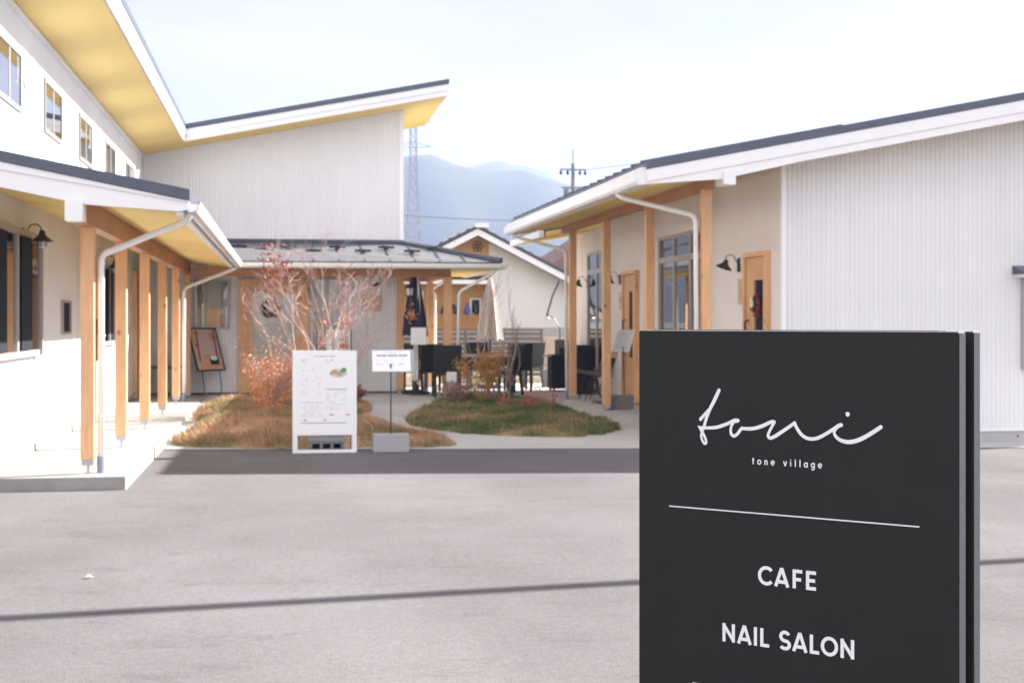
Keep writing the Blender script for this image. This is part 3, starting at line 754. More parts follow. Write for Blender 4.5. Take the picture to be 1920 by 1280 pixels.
# ================================================================= FIXTURES ON THE WALLS
def wall_lamp(x, y, z, sx, label, cage=False, side='x', tilt=0):
    """goose-neck lamp; sx = outward direction from the wall"""
    r = thing('wall_lamp', label, 'wall lamp', (x, y, z), 0, 'black goose-neck wall lamps'); r.scale = (0.8, 0.8, 0.8)
    def T(u, n, w_):      # u along wall, n outward
        return (n * sx, u, w_) if side == 'x' else (u, n * sx, w_)
    mb = MB(T); mb.box(-0.035, 0.035, 0.0, 0.035, -0.11, 0.11); mb.build('mount', M['black_metal'], r, bevel=0.004)
    mb = MB(T); pts = [(0, 0.035, 0.03)]
    for k in range(9):
        a = math.pi * k / 8
        pts.append((0, 0.16 - 0.075 * math.cos(a), 0.10 + 0.06 * math.sin(a)))
    pts.append((0, 0.245, 0.05)); mb.tube(pts, 0.008, 6); mb.build('arm', M['black_metal'], r)
    c, s_ = math.cos(tilt), math.sin(tilt)
    def T2(a, b, w_):
        u, n, z_ = a, b * c - w_ * s_, b * s_ + w_ * c
        return T(u, n + 0.25, z_ - 0.0)
    mb = MB(T2); mb.lathe([(0.012, 0.09), (0.035, 0.075), (0.045, 0.03), (0.06, 0.01), (0.135, -0.05), (0.14, -0.058), (0.128, -0.05), (0.05, 0.004), (0.012, 0.02)], (0, 0, 0), 20)
    mb.build('lamp_shade', M['black_metal'], r, smooth=True)
    if cage:
        mb = MB(T2); mb.lathe([(0.05, -0.02), (0.055, -0.09), (0.04, -0.14), (0.002, -0.15)], (0, 0, 0), 14); mb.build('lamp_glass', M['white_cloth'], r, smooth=True)
        mb = MB(T2)
        for k in range(6):
            a = k * math.pi / 3; mb.tube([(0.058 * math.cos(a), 0.058 * math.sin(a), -0.02), (0.062 * math.cos(a), 0.062 * math.sin(a), -0.09), (0.03 * math.cos(a), 0.03 * math.sin(a), -0.155)], 0.004, 4)
        for z_ in (-0.06, -0.11): mb.tube([(0.062 * math.cos(a_ * .5236), 0.062 * math.sin(a_ * .5236), z_) for a_ in range(13)], 0.003, 4)
        mb.build('lamp_cage', M['black_metal'], r)
    else:
        mb = MB(T2); mb.lathe([(0.002, -0.045), (0.025, -0.035), (0.03, -0.005)], (0, 0, 0), 12); mb.build('bulb', M['white_cloth'], r, smooth=True)
    return r
wall_lamp(WX, 14.95, 2.34, 1, 'caged black wall lamp above the big window at the left edge', True)
wall_lamp(WX, 21.3, 2.30, 1, 'black wall lamp behind the first porch post, half hidden by the white downspout', True)
wall_lamp(5.88, 17.83, 2.22, -1, 'large black wall lamp beside the wooden door with the red wreath', False, 'x', 0.35)
wall_lamp(5.88, 24.45, 2.22, -1, 'small black wall lamp beside the wooden door with the long black handle', False, 'x', 0.35)
wall_lamp(5.88, 27.15, 2.22, -1, 'farthest black wall lamp, past the tall narrow window', False, 'x', 0.35)
wall_lamp(1.70, CY, 2.23, -1, 'black wall lamp on the centre wall above the square wooden plate', False, 'y', 0.5)
def plate(tf, u0, u1, z0, z1, label, marks):
    c = tf((u0 + u1) / 2, 0, z0)
    r = thing('name_plate', label, 'wall sign', c)
    T = lambda u, n, z: (lambda p: (p[0] - c[0], p[1] - c[1], p[2] - c[2]))(tf(u, n, z))
    mb = MB(T); mb.box(u0, u1, 0.012, 0.035, z0, z1); mb.build('board', M['signwood'], r)
    mb = MB(T); mb.box(u0 + .01, u1 - .01, 0.0, 0.012, z0 + .01, z1 - .01); mb.build('backing', M['block'], r)
    mb = MB(T)
    for a, b, c_, d in marks: mb.box(a, b, 0.0352, 0.037, c_, d)
    mb.build('lettering', M['ink_blue'], r)
wGW = lambda u, n, z: (5.88 - n, u, z)
wCW = lambda u, n, z: (u, CY - 0.012 - n, z)
plate(wGW, 17.58, 17.80, 1.70, 2.03, 'tall wooden name plate under the large wall lamp on the right porch wall', [(17.66, 17.72, 1.83, 1.836), (17.685, 17.695, 1.87, 1.93), (17.64, 17.74, 1.79, 1.797)])
plate(wGW, 24.22, 24.42, 1.68, 1.99, 'narrow wooden name plate under the small wall lamp by the far wooden door', [(24.30, 24.35, 1.82, 1.90), (24.27, 24.37, 1.77, 1.777)])
plate(wCW, 1.52, 1.86, 1.67, 1.98, 'square wooden name plate on the centre wall behind the bare maple', [(1.60, 1.78, 1.84, 1.85), (1.63, 1.75, 1.79, 1.80)])
def leafcloud(n, fn, size, m, name, parent=None, seed=1, tf=None):
    rnd = random.Random(seed); mb = MB(tf)
    for _ in range(n):
        p = Vector(fn(rnd)); a = Vector((rnd.gauss(0, 1), rnd.gauss(0, 1), rnd.gauss(0, 1))).normalized()
        b = a.orthogonal().normalized(); c = a.cross(b); s_ = size * rnd.uniform(0.6, 1.3)
        th = rnd.uniform(0, 6.28); u = b * math.cos(th) + c * math.sin(th); v_ = a.cross(u)
        mb.add([p - u * s_, p - v_ * s_ * 0.45, p + u * s_, p + v_ * s_ * 0.45], [(0, 1, 2, 3)])
    return mb.build(name, m, parent, recalc=False)
def torus_pt(R0, r0, tf):
    def f(rnd):
        a = rnd.uniform(0, 6.28); b = rnd.uniform(0, 6.28); rr = r0 * rnd.uniform(0.3, 1.15)
        return tf(math.cos(a) * (R0 + rr * math.cos(b)), rr * math.sin(b) * 0.6, math.sin(a) * (R0 + rr * math.cos(b)))
    return f
w1 = thing('wreath', 'dark green leafy wreath on the glazed centre door', 'wreath', (-0.22, CY - 0.09, 1.73))
mb = MB(); mb.tube([(0.13 * math.cos(a * .3927), 0, 0.13 * math.sin(a * .3927)) for a in range(17)], 0.03, 6); mb.build('ring', M['green_dark'], w1)
leafcloud(420, torus_pt(0.13, 0.07, lambda u, n, z: (u, n, z)), 0.03, M['green_dark'], 'leaves', w1, 2)
w2 = thing('wreath', 'dark red wreath with white bow on the nearest wooden door on the right', 'wreath', (5.80, 16.93, 1.68))
mb = MB(); mb.tube([(0, 0.10 * math.cos(a * .3927), 0.10 * math.sin(a * .3927)) for a in range(17)], 0.025, 6); mb.build('ring', M['wreath_red'], w2)
leafcloud(300, torus_pt(0.10, 0.055, lambda u, n, z: (n, u, z)), 0.022, M['wreath_red'], 'berries', w2, 3)
mb = MB(); mb.box(-0.04, -0.02, 0.05, 0.13, -0.02, 0.10); mb.build('bow', M['white_cloth'], w2)
db = thing('doorbell', 'small white doorbell panel on the right porch wall under the name plate', 'doorbell', (5.88, 17.62, 1.43))
mb = MB(); mb.box(-0.02, 0.0, 0, 0.09, 0, 0.14); mb.build('case', M['white_paint'], db, bevel=0.004)
mb = MB(); mb.tube([(-0.022, 0.045, 0.04), (-0.019, 0.045, 0.04)], 0.012, 10); mb.build('button', M['ink'], db)
hl = thing('lantern', 'small black lantern hanging at the terrace corner in front of the navy parasol', 'lantern', (2.33, 26.4, 2.02))
mb = MB(); mb.lathe([(0.001, 0.16), (0.03, 0.13), (0.10, 0.08), (0.10, 0.07), (0.02, 0.07)], (0, 0, 0), 4); mb.tube([(0, 0, 0.15), (0, 0, 0.28)], 0.006, 5); mb.build('lantern_top', M['black_metal'], hl)
mb = MB(); mb.lathe([(0.055, -0.06), (0.065, 0.07)], (0, 0, 0), 4); mb.build('lantern_glass', M['white_cloth'], hl)
mb = MB()
for k in range(4): a = k * math.pi / 2; mb.tube([(0.06 * math.cos(a), 0.06 * math.sin(a), -0.07), (0.07 * math.cos(a), 0.07 * math.sin(a), 0.07)], 0.008, 4)
mb.lathe([(0.07, -0.06), (0.07, -0.08), (0.001, -0.08)], (0, 0, 0), 4); mb.build('lantern_frame', M['black_metal'], hl)
fl = thing('dried_flowers', 'bunch of dried orange flowers hanging by the centre corner post', 'flowers', (2.36, 26.55, 1.62))
leafcloud(70, lambda r_: (r_.gauss(0, 0.04), r_.gauss(0, 0.03), r_.gauss(0, 0.08)), 0.035, M['leaf_peach'], 'petals', fl, 5)
mb = MB(); mb.tube([(0, 0, 0.1), (0.01, 0, 0.8)], 0.004, 4); mb.build('stem', M['bark_grey'], fl)

# ================================================================= BLACK SIGN IN THE FOREGROUND
ANG = math.atan2(-0.6905099, 0.7233229)
sign = thing('sign_board', 'tall matt black double-panel sign lettered toni, tone village, CAFE and NAIL SALON', 'sign', (0.66178845, 2.60418441, 0), ANG)
WS, TS_ = 0.60, 0.036
mb = MB(); mb.box(0, WS, 0.0, TS_, 0.03, 1.48)
pn = mb.build('front_panel', M['skin_sign'], sign, bevel=0.0015)
mb = MB(); mb.box(WS + 0.0003, WS + 0.0013, 0.0015, TS_ - 0.0015, 0.03, 1.4785); mb.build('edge_strip', M['sign_edge'], pn)
mb = MB(); mb.box(0.001, WS, 0.0015, TS_ - 0.0015, 1.4801, 1.4812); mb.build('edge_strip', M['steel'], pn)
mb = MB(); mb.box(0.01, WS - 0.045, TS_ + 0.0005, 0.0805, 0.03, 1.4822); mb.build('core', M['sign_black'], sign)
mb = MB(); mb.box(0, WS, 0.081, 0.117, 0.03, 1.48); pb = mb.build('rear_panel', M['skin_sign'], sign, bevel=0.0015)
mb = MB(); mb.box(WS + 0.0003, WS + 0.0013, 0.0825, 0.1155, 0.03, 1.4785); mb.build('edge_strip', M['sign_edge'], pb)
mb = MB(); mb.box(0.001, WS, 0.0825, 0.1155, 1.4801, 1.4812); mb.build('edge_strip', M['steel'], pb)
mb = MB(); mb.box(0.02, WS - 0.02, -0.06, 0.18, 0.0, 0.029); mb.build('foot', M['black_metal'], sign, bevel=0.003)
class Ink:
    """flat vinyl lettering just proud of the panel; every stroke a hair farther out"""
    def __init__(s, d0=0.0006): s.mb = MB(); s.d = d0
    def ribbon(s, pts, w_, smooth=False, round_=False):
        P_ = [(p[0], p[1], (p[2] if len(p) > 2 else w_)) for p in pts]
        if smooth and len(P_) > 2:
            o = []
            for i in range(len(P_) - 1):
                a = P_[max(i - 1, 0)]; b = P_[i]; c = P_[i + 1]; d = P_[min(i + 2, len(P_) - 1)]
                for k in range(7):
                    t = k / 7
                    o.append(tuple(0.5 * ((2 * b[j]) + (-a[j] + c[j]) * t + (2 * a[j] - 5 * b[j] + 4 * c[j] - d[j]) * t * t + (-a[j] + 3 * b[j] - 3 * c[j] + d[j]) * t ** 3) for j in range(3)))
            o.append(P_[-1]); P_ = o
        vs = []; fs = []
        for i, p in enumerate(P_):
            a = P_[max(i - 1, 0)]; b = P_[min(i + 1, len(P_) - 1)]
            t = Vector((b[0] - a[0], b[1] - a[1]));
            t = t.normalized() if t.length > 1e-9 else Vector((1, 0))
            n = Vector((-t.y, t.x)) * p[2] / 2
            s.d += 0.0000006
            vs += [(p[0] + n.x, -s.d, p[1] + n.y), (p[0] - n.x, -s.d, p[1] - n.y)]
            if i: fs.append((2 * i - 2, 2 * i, 2 * i + 1, 2 * i - 1))
        s.mb.add(vs, fs)
        if round_:
            for p in (P_[0], P_[-1]): s.disc(p[0], p[1], p[2] / 2)
        s.d += 0.00001
    def disc(s, x, z, r, rz=None):
        s.d += 0.00001
        s.mb.add([(x + r * math.cos(k * math.pi / 12), -s.d, z + (rz or r) * math.sin(k * math.pi / 12)) for k in range(24)], [tuple(range(24))])
    def rect(s, x0, x1, z0, z1):
        s.d += 0.000002; s.mb.add([(x0, -s.d, z0), (x1, -s.d, z0), (x1, -s.d, z1), (x0, -s.d, z1)], [(0, 1, 2, 3)])
TONI = [
[(0.1664, 1.3729, 0.00656), (0.1615, 1.3627, 0.00722), (0.1556, 1.3513, 0.0068), (0.1498, 1.3411, 0.00656), (0.1457, 1.3324, 0.00612), (0.1409, 1.3205, 0.0059), (0.1368, 1.3076, 0.0057), (0.1338, 1.3, 0.0055), (0.1315, 1.2935, 0.0050), (0.1306, 1.2876, 0.0046), (0.1327, 1.2807, 0.0045), (0.1368, 1.2752, 0.0048), (0.1402, 1.2757, 0.005), (0.1404, 1.2800, 0.005), (0.1386, 1.2853, 0.005), (0.1347, 1.2926, 0.0052), (0.1297, 1.2998, 0.005), (0.1247, 1.3062, 0.00153)],
[(0.1490, 1.3399, 0.00492), (0.1421, 1.3323, 0.0059), (0.1356, 1.3256, 0.00571), (0.1294, 1.319, 0.00656)],
[(0.1237, 1.3062, 0.00153), (0.1309, 1.3039, 0.00525), (0.1439, 1.3038, 0.00551), (0.1592, 1.3051, 0.00620), (0.1732, 1.3091, 0.00640), (0.1871, 1.3147, 0.0062), (0.1975, 1.3194, 0.00656), (0.2038, 1.3193, 0.0071)],
[(0.2035, 1.319, 0.0070), (0.1969, 1.3169, 0.00551), (0.192, 1.3104, 0.0050), (0.19, 1.3024, 0.0050), (0.1912, 1.2946, 0.00550), (0.1963, 1.2913, 0.00570), (0.2027, 1.2951, 0.0058), (0.2084, 1.3022, 0.0058), (0.2119, 1.3063, 0.00551)],
[(0.2115, 1.306, 0.0054), (0.2261, 1.3056, 0.0065), (0.2397, 1.3077, 0.0066), (0.2533, 1.3125, 0.00666), (0.2645, 1.3179, 0.0064), (0.2717, 1.3207, 0.0058)],
[(0.2747, 1.3198, 0.0058), (0.2703, 1.3116, 0.0053), (0.2654, 1.3026, 0.0051), (0.2628, 1.2952, 0.0053), (0.2661, 1.2912, 0.0060), (0.2734, 1.2931, 0.0063), (0.2867, 1.3015, 0.0064), (0.3022, 1.3119, 0.0060), (0.3131, 1.3196, 0.0060)],
[(0.3131, 1.3199, 0.0058), (0.3171, 1.3115, 0.0061), (0.3247, 1.3011, 0.00612), (0.3339, 1.2949, 0.0062), (0.3453, 1.2931, 0.0062), (0.3571, 1.2957, 0.0063), (0.3699, 1.3024, 0.0061), (0.3827, 1.3104, 0.0062), (0.3938, 1.3178, 0.0068), (0.3985, 1.3195, 0.0071)],
[(0.3964, 1.3179, 0.00394), (0.3895, 1.3125, 0.0046), (0.3861, 1.3064, 0.0048), (0.3896, 1.299, 0.0056), (0.398, 1.2933, 0.0064), (0.4101, 1.291, 0.0071), (0.4226, 1.2927, 0.0074), (0.4361, 1.2981, 0.0074), (0.4515, 1.3071, 0.0071), (0.4617, 1.3139, 0.0069), (0.4689, 1.319, 0.0069)]]
ik = Ink()
for k, st in enumerate(TONI): ik.ribbon(st, 0.006, smooth=True, round_=True)
ik.disc(0.4106, 1.3385, 0.0037, 0.0040); ik.disc(0.4094, 1.3400, 0.0026)
ik.mb.build('lettering', M['vinyl'], pn, recalc=False)
def arc(cx, cz, rx, rz, a0, a1, n=18):
    return [(cx + rx * math.cos(R(a0 + (a1 - a0) * k / n)), cz + rz * math.sin(R(a0 + (a1 - a0) * k / n))) for k in range(n + 1)]
W0 = 0.175
h_ = W0 / 2
G = {  # width, strokes in cap-height units
 'C': (0.82, [arc(0.50, 0.5, 0.40, 0.425, 42, 318, 26)]),
 'A': (0.86, [[(0.08, 0), (0.43, 1)], [(0.78, 0), (0.43, 1)], [(0.18, 0.26), (0.68, 0.26)]]),
 'F': (0.62, [[(0.15, 0), (0.15, 1)], [(0.15, 1 - h_), (0.60, 1 - h_)], [(0.15, 0.48), (0.54, 0.48)]]),
 'E': (0.64, [[(0.15, 0), (0.15, 1)], [(0.15, 1 - h_), (0.62, 1 - h_)], [(0.15, 0.5), (0.57, 0.5)], [(0.15, h_), (0.62, h_)]]),
 'N': (0.86, [[(0.15, 0), (0.15, 1)], [(0.71, 0), (0.71, 1)], [(0.13, 0.93), (0.73, 0.07)]]),
 'I': (0.30, [[(0.15, 0), (0.15, 1)]]),
 'L': (0.60, [[(0.15, 0), (0.15, 1)], [(0.15, h_), (0.58, h_)]]),
 'S': (0.70, [arc(0.36, 0.705, 0.235, 0.225, 25, 270, 18) + arc(0.36, 0.275, 0.255, 0.205, 90, -152, 18)[1:]]),
 'O': (0.95, [arc(0.475, 0.5, 0.385, 0.42, 0, 360, 36)]),
 ' ': (0.38, []),
}
x_ = 0.68
g_ = {
 't': (0.36, [[(0.17, 0.0), (0.17, 0.9)], [(0.03, x_ - 0.06), (0.33, x_ - 0.06)]]),
 'o': (0.62, [arc(0.31, 0.34, 0.235, 0.28, 0, 360, 24)]),
 'n': (0.58, [[(0.12, 0), (0.12, x_)], arc(0.29, 0.40, 0.17, 0.22, 180, 0, 12) + [(0.46, 0)]]),
 'e': (0.60, [[(0.07, 0.34), (0.54, 0.34)], arc(0.30, 0.34, 0.235, 0.28, 0, 318, 22)]),
 'v': (0.54, [[(0.05, x_), (0.27, 0)], [(0.49, x_), (0.27, 0)]]),
 'i': (0.26, [[(0.13, 0), (0.13, x_)], [(0.13, 0.84), (0.13, 0.97)]]),
 'l': (0.26, [[(0.13, 0), (0.13, 1.0)]]),
 'a': (0.60, [arc(0.29, 0.34, 0.22, 0.28, 0, 360, 22), [(0.50, 0), (0.50, x_)]]),
 'g': (0.60, [arc(0.29, 0.34, 0.22, 0.28, 0, 360, 22), [(0.50, x_), (0.50, -0.06)] + arc(0.285, -0.06, 0.215, 0.20, 0, -150, 10)]),
 ' ': (0.42, []),
}
def word(txt, q0, q1, zb, cap, glyphs, wk, parent, m, name='lettering'):
    adv = sum(glyphs[c][0] for c in txt); n = len(txt) - 1
    lsb = 0.06
    tr = ((q1 - q0) / cap - adv + 2 * lsb) / n
    k = Ink(); x = q0 - lsb * cap
    for c in txt:
        for st in glyphs[c][1]:
            k.ribbon([(x + a * cap, zb + b * cap) for a, b in st], wk * cap)
        x += (glyphs[c][0] + tr) * cap
    return k.mb.build(name, m, parent, recalc=False)
word('CAFE', 0.2448, 0.3515, 1.0295, 0.0332, G, 0.185, pn, M['vinyl'])
word('NAIL SALON', 0.1735, 0.4221, 0.9192, 0.0332, G, 0.185, pn, M['vinyl'])
word('tone village', 0.2324, 0.3633, 1.2428, 0.0128, g_, 0.16, pn, M['vinyl'])
k = Ink(); k.rect(0.0645, 0.5352, 1.1545, 1.1567); k.mb.build('divider_line', M['vinyl'], pn, recalc=False)
k = Ink(); k.rect(0.113, 0.487, 0.834, 0.8362); k.mb.build('divider_line', M['vinyl'], pn, recalc=False)

# ================================================================= STANDS ON THE PATH
ms = thing('menu_board', 'white standing menu board with a small food picture at the asphalt edge', 'menu board', (0.11, 16.22, 0))
mb = MB(); mb.box(0, 0.72, 0, 0.03, 0.20, 1.155); face = mb.build('panel', M['paper'], ms, bevel=0.003)
mb = MB(); mb.box(0, 0.055, 0, 0.03, 0.001, 0.199); mb.box(0.665, 0.72, 0, 0.03, 0.001, 0.199); mb.box(0.055, 0.665, 0, 0.03, 0.001, 0.035); mb.build('frame', M['white_paint'], ms)
mb = MB(); mb.box(0.02, 0.70, 0.28, 0.30, 0.001, 0.03); mb.prism([(0.03, 1.1), (0.06, 1.1), (0.30, 0.02), (0.27, 0.02)], 'x', 0.03, 0.06); mb.prism([(0.03, 1.1), (0.06, 1.1), (0.30, 0.02), (0.27, 0.02)], 'x', 0.66, 0.69); mb.build('rear_leg', M['steel'], ms)
bk = Ink(0.0008); rn = random.Random(4)
def textline(x0, x1, z, h, gap=0.3):
    x = x0
    while x < x1:
        l = rn.uniform(0.008, 0.03)
        if rn.random() > gap: bk.rect(x, min(x + l, x1), z, z + h)
        x += l + 0.006
textline(0.24, 0.48, 1.085, 0.012, 0.1)
textline(0.10, 0.19, 1.045, 0.012, 0.1); textline(0.37, 0.46, 1.045, 0.012, 0.1)
textline(0.10, 0.16, 1.022, 0.008, 0.1); textline(0.37, 0.43, 1.022, 0.008, 0.1)
for i in range(13): textline(0.10, 0.17, 0.985 - i * 0.028, 0.005, 0.45); textline(0.22, 0.32, 0.985 - i * 0.028, 0.005, 0.6)
textline(0.10, 0.34, 0.565, 0.008, 0.1)
for i in range(9): textline(0.37, 0.60, 0.70 - i * 0.026, 0.005, 0.5)
for i in range(6): textline(0.10, 0.36, 0.535 - i * 0.026, 0.005, 0.5)
textline(0.10, 0.20, 0.415, 0.006, 0.1)
bk.mb.build('printed_text', M['ink'], face, recalc=False)
bk2 = Ink(0.0008); bk2.rect(0.37, 0.61, 0.715, 0.722); bk2.rect(0.09, 0.61, 0.335, 0.342); bk2.mb.build('rule_line', M['ink_blue'], face, recalc=False)
fp = Ink(0.001); fp.disc(0.51, 0.90, 0.10, 0.05); fp.mb.build('plate_picture', mat('plate_grey', (0.55, 0.57, 0.62), 0.5), face, recalc=False)
fp = Ink(0.0015)
for (x, z, r1, r2) in ((0.47, 0.925, 0.03, 0.018), (0.50, 0.90, 0.045, 0.014), (0.44, 0.90, 0.02, 0.02), (0.53, 0.88, 0.03, 0.012), (0.14, 0.372, 0.02, 0.009), (0.36, 0.372, 0.018, 0.009), (0.435, 0.43, 0.026, 0.009), (0.62, 0.43, 0.028, 0.009)): fp.disc(x, z, r1, r2)
fp.mb.build('food_picture', mat('food_tan', (0.55, 0.30, 0.16), 0.5, 0.4, 60), face, recalc=False)
fp = Ink(0.0019); fp.disc(0.575, 0.935, 0.03, 0.028); fp.disc(0.55, 0.92, 0.02, 0.02); fp.mb.build('salad_picture', M['greenp'], face, recalc=False)
wb = thing('weight_block', 'grey paving slab lying on the cinder block behind the menu board', 'concrete block', (0.29, 16.33, 0.125))
mb = MB(); mb.box(0, 0.40, 0, 0.19, 0.0, 0.075); mb.build('slab', M['block'], wb, bevel=0.004)
cb = thing('cinder_block', 'grey cinder block with three holes standing behind the foot of the menu board', 'concrete block', (0.30, 16.33, 0.004))
mb = MB()
mb.box(0, 0.39, 0, 0.19, 0, 0.03); mb.box(0, 0.39, 0, 0.19, 0.09, 0.12)
for a in (0, 0.119, 0.238, 0.357): mb.box(a, a + 0.033, 0.001, 0.189, 0.03, 0.09)
mb.build('block_shell', M['block_dark'], cb); mb = MB(); mb.box(0.034, 0.356, 0.10, 0.12, 0.031, 0.089); mb.build('block_web', M['charcoal'], cb)
it = thing('notice_stand', 'white notice panel tilted on a thin black pole in a pale concrete block', 'notice stand', (1.22, 16.24, 0))
mb = MB(); mb.box(-0.205, 0.205, -0.07, 0.12, 0.001, 0.205); mb.build('base', M['block'], it, bevel=0.006)
mb = MB(); mb.tube([(0.0, 0.02, 0.2), (0.0, 0.02, 1.0)], 0.009, 8); mb.build('pole', M['black_metal'], it)
tl = R(20)
def TI(x, n, z):   # leaning panel
    return (0.012 + x + 0.03 * (0.0), 0.0 + z * math.sin(tl) - n * math.cos(tl), 0.905 + z * math.cos(tl) + n * math.sin(tl))
mb = MB(TI); mb.box(-0.23, 0.25, -0.012, 0.0, 0, 0.275); pnl = mb.build('panel', mat('grey_board', (0.32, 0.33, 0.38), 0.5), it)
mb = MB(TI); mb.box(-0.222, 0.215, 0.0005, 0.002, 0.012, 0.262); ppr = mb.build('paper', M['paper'], pnl)
bk = Ink(0.0); bk.mb = MB(lambda x, y, z: TI(x, 0.0025 - y, z))
textline(-0.10, 0.12, 0.235, 0.006, 0.2)
for i in range(3): textline(-0.18 + i * 0.13, -0.10 + i * 0.13, 0.09, 0.01, 0.15)
for i in range(5): textline(-0.18, 0.17, 0.16 - i * 0.014, 0.003, 0.75)
bk.mb.build('printed_text', M['ink'], ppr, recalc=False)
bk = Ink(0.0); bk.mb = MB(lambda x, y, z: TI(x, 0.0025 - y, z))
for a, b in ((-0.17, -0.06), (-0.045, 0.065), (0.08, 0.18)):
    x = a
    while x < b - 0.005: bk.rect(x, x + 0.010, 0.192, 0.212); x += 0.0125
bk.mb.build('heading', M['ink_blue'], ppr, recalc=False)

# poster easel by the centre wall
pe = thing('poster_easel', 'black-framed coffee poster leaning on a thin black easel beside the far downspout', 'poster stand', (-1.30, 26.9, 0.12), R(47))
lt = R(19)
def TE(x, n, z): return (x, z * math.sin(lt) - n * math.cos(lt), 0.46 + z * math.cos(lt) + n * math.sin(lt))
mb = MB(TE); mb.box(-0.33, 0.33, -0.015, 0.0, 0, 0.80); pic = mb.build('poster', M['picture'], pe)
mb = MB(TE); mb.box(-0.35, -0.325, -0.02, 0.012, -0.02, 0.82); mb.box(0.325, 0.35, -0.02, 0.012, -0.02, 0.82); mb.box(-0.325, 0.325, -0.02, 0.012, -0.02, 0.005); mb.box(-0.325, 0.325, -0.02, 0.012, 0.795, 0.82); mb.build('frame', M['black_metal'], pe)
def TEI(x, y, z): return TE(x, 0.001 - y, z)
k = Ink(0.0); k.mb = MB(TEI)
for (x, z, a, b) in ((-0.2, 0.72, 0.12, 0.05), (0.22, 0.66, 0.09, 0.07), (-0.25, 0.35, 0.06, 0.08), (0.0, 0.10, 0.22, 0.08), (0.25, 0.30, 0.06, 0.1), (-0.02, 0.25, 0.12, 0.05), (-0.1, 0.04, 0.2, 0.035), (0.28, 0.08, 0.04, 0.07), (-0.28, 0.6, 0.04, 0.1)): k.disc(x, z, a, b)
k.mb.build('poster_leaves', M['orange'], pic, recalc=False)
k = Ink(0.0008); k.mb = MB(TEI); k.disc(0.24, 0.62, 0.05, 0.04); k.disc(-0.24, 0.48, 0.04, 0.04); k.disc(-0.22, 0.22, 0.04, 0.03); k.mb.build('poster_leaves', M['orange_red'], pic, recalc=False)
k = Ink(0.0012); k.mb = MB(TEI); k.disc(0.13, 0.20, 0.12, 0.075); k.rect(0.02, 0.24, 0.10, 0.2); k.mb.build('cup_picture', M['charcoal'], pic, recalc=False)
k = Ink(0.0016); k.mb = MB(TEI); k.disc(0.13, 0.23, 0.09, 0.045); k.mb.build('cup_picture', M['white_cloth'], pic, recalc=False)
mb = MB()
for x in (-0.22, 0.22): mb.tube([(x, 0.19, 1.2), (x, 0.02, 0.45), (x, -0.04, 0.12), (x, -0.02, 0.012), (x, 0.35, 0.012)], 0.010, 6)
mb.tube([(-0.22, 0.35, 0.012), (0.22, 0.35, 0.012)], 0.010, 6); mb.build('easel', M['black_metal'], pe)
# second poster sign by the door
p2 = thing('poster_stand', 'white poster stand with red pictures half hidden behind the menu board', 'poster stand', (1.02, 26.7, 0.1), R(8))
mb = MB(); mb.box(-0.23, 0.23, 0, 0.03, 0.15, 1.22); pc = mb.build('poster', M['paper'], p2)
mb = MB(); mb.box(0.231, 0.255, -0.005, 0.04, 0.0, 1.23); mb.box(-0.255, -0.231, -0.005, 0.04, 0.0, 1.23); mb.build('frame', M['black_metal'], p2)
k = Ink(0.001); k.disc(0.12, 0.92, 0.10, 0.05); k.disc(-0.08, 0.62, 0.10, 0.06); k.disc(0.1, 0.35, 0.09, 0.05); k.mb.build('food_picture', M['orange_red'], pc, recalc=False)
# reading stand by the far right door
c = onZ(0.1, 1163, 765)
rs = thing('notice_stand', 'white tilted notice on a thin pole in a dark block by the far door', 'notice stand', (5.33, 22.15, gz(22)))
mb = MB(); mb.box(-0.19, 0.19, -0.10, 0.10, 0.001, 0.23); mb.build('base', M['block_dark'], rs, bevel=0.005)
mb = MB(); mb.tube([(0.06, 0, 0.22), (0.04, 0, 1.0)], 0.010, 8); mb.build('pole', M['black_metal'], rs)
def TQ(x, n, z): return (0.0 + x * 0.9 + z * 0.28, x * 0.25 + z * 0.10 - n, 0.92 + z * 0.97)
mb = MB(TQ); mb.box(-0.17, 0.17, 0.0, 0.012, 0, 0.36); pq = mb.build('panel', M['paper'], rs)
mb = MB(TQ)
for i in range(7): mb.box(-0.12, 0.12 - 0.03 * (i % 3), 0.0122, 0.014, 0.30 - i * 0.04, 0.308 - i * 0.04)
mb.build('printed_text', M['ink'], pq)
mb = MB(); mb.box(-0.22, -0.06, -0.03, 0.03, 0.82, 0.93); mb.build('leaflet_box', M['signwood'], rs)

# ================================================================= TERRACE
def chair(label, loc, rz, grp='black rattan chairs on the terrace'):
    r = thing('rattan_chair', label, 'chair', loc, rz, grp)
    mb = MB(); mb.box(-0.25, 0.25, -0.24, 0.26, 0.40, 0.46); mb.build('seat', M['rattan'], r, bevel=0.015)
    mb = MB(); mb.prism([(0.20, 0.462), (0.26, 0.462), (0.34, 0.94), (0.29, 0.95)], 'x', -0.25, 0.25); mb.build('backrest', M['rattan'], r, bevel=0.012)
    for sx in (-1, 1):
        mb = MB(); mb.prism([(0.20, 0.399), (0.26, 0.399), (0.30, 0.0), (0.26, 0.0)], 'x', sx * 0.245 - (0.045 if sx > 0 else 0), sx * 0.245 + (0.0 if sx > 0 else 0.045)); mb.build('leg', M['rattan'], r)
        mb = MB(); mb.prism([(-0.235, 0.399), (-0.18, 0.399), (-0.19, 0.0), (-0.23, 0.0)], 'x', sx * 0.245 - (0.045 if sx > 0 else 0), sx * 0.245 + (0.0 if sx > 0 else 0.045)); mb.build('leg', M['rattan'], r)
    return r
ch0 = chair('black rattan chair with its back to the camera, nearest to the bollard light', (2.96, 25.95, 0.1), R(180))
def cpos(px, Y): p_ = onY(Y, px, 600); return (p_.x, Y, 0.1)
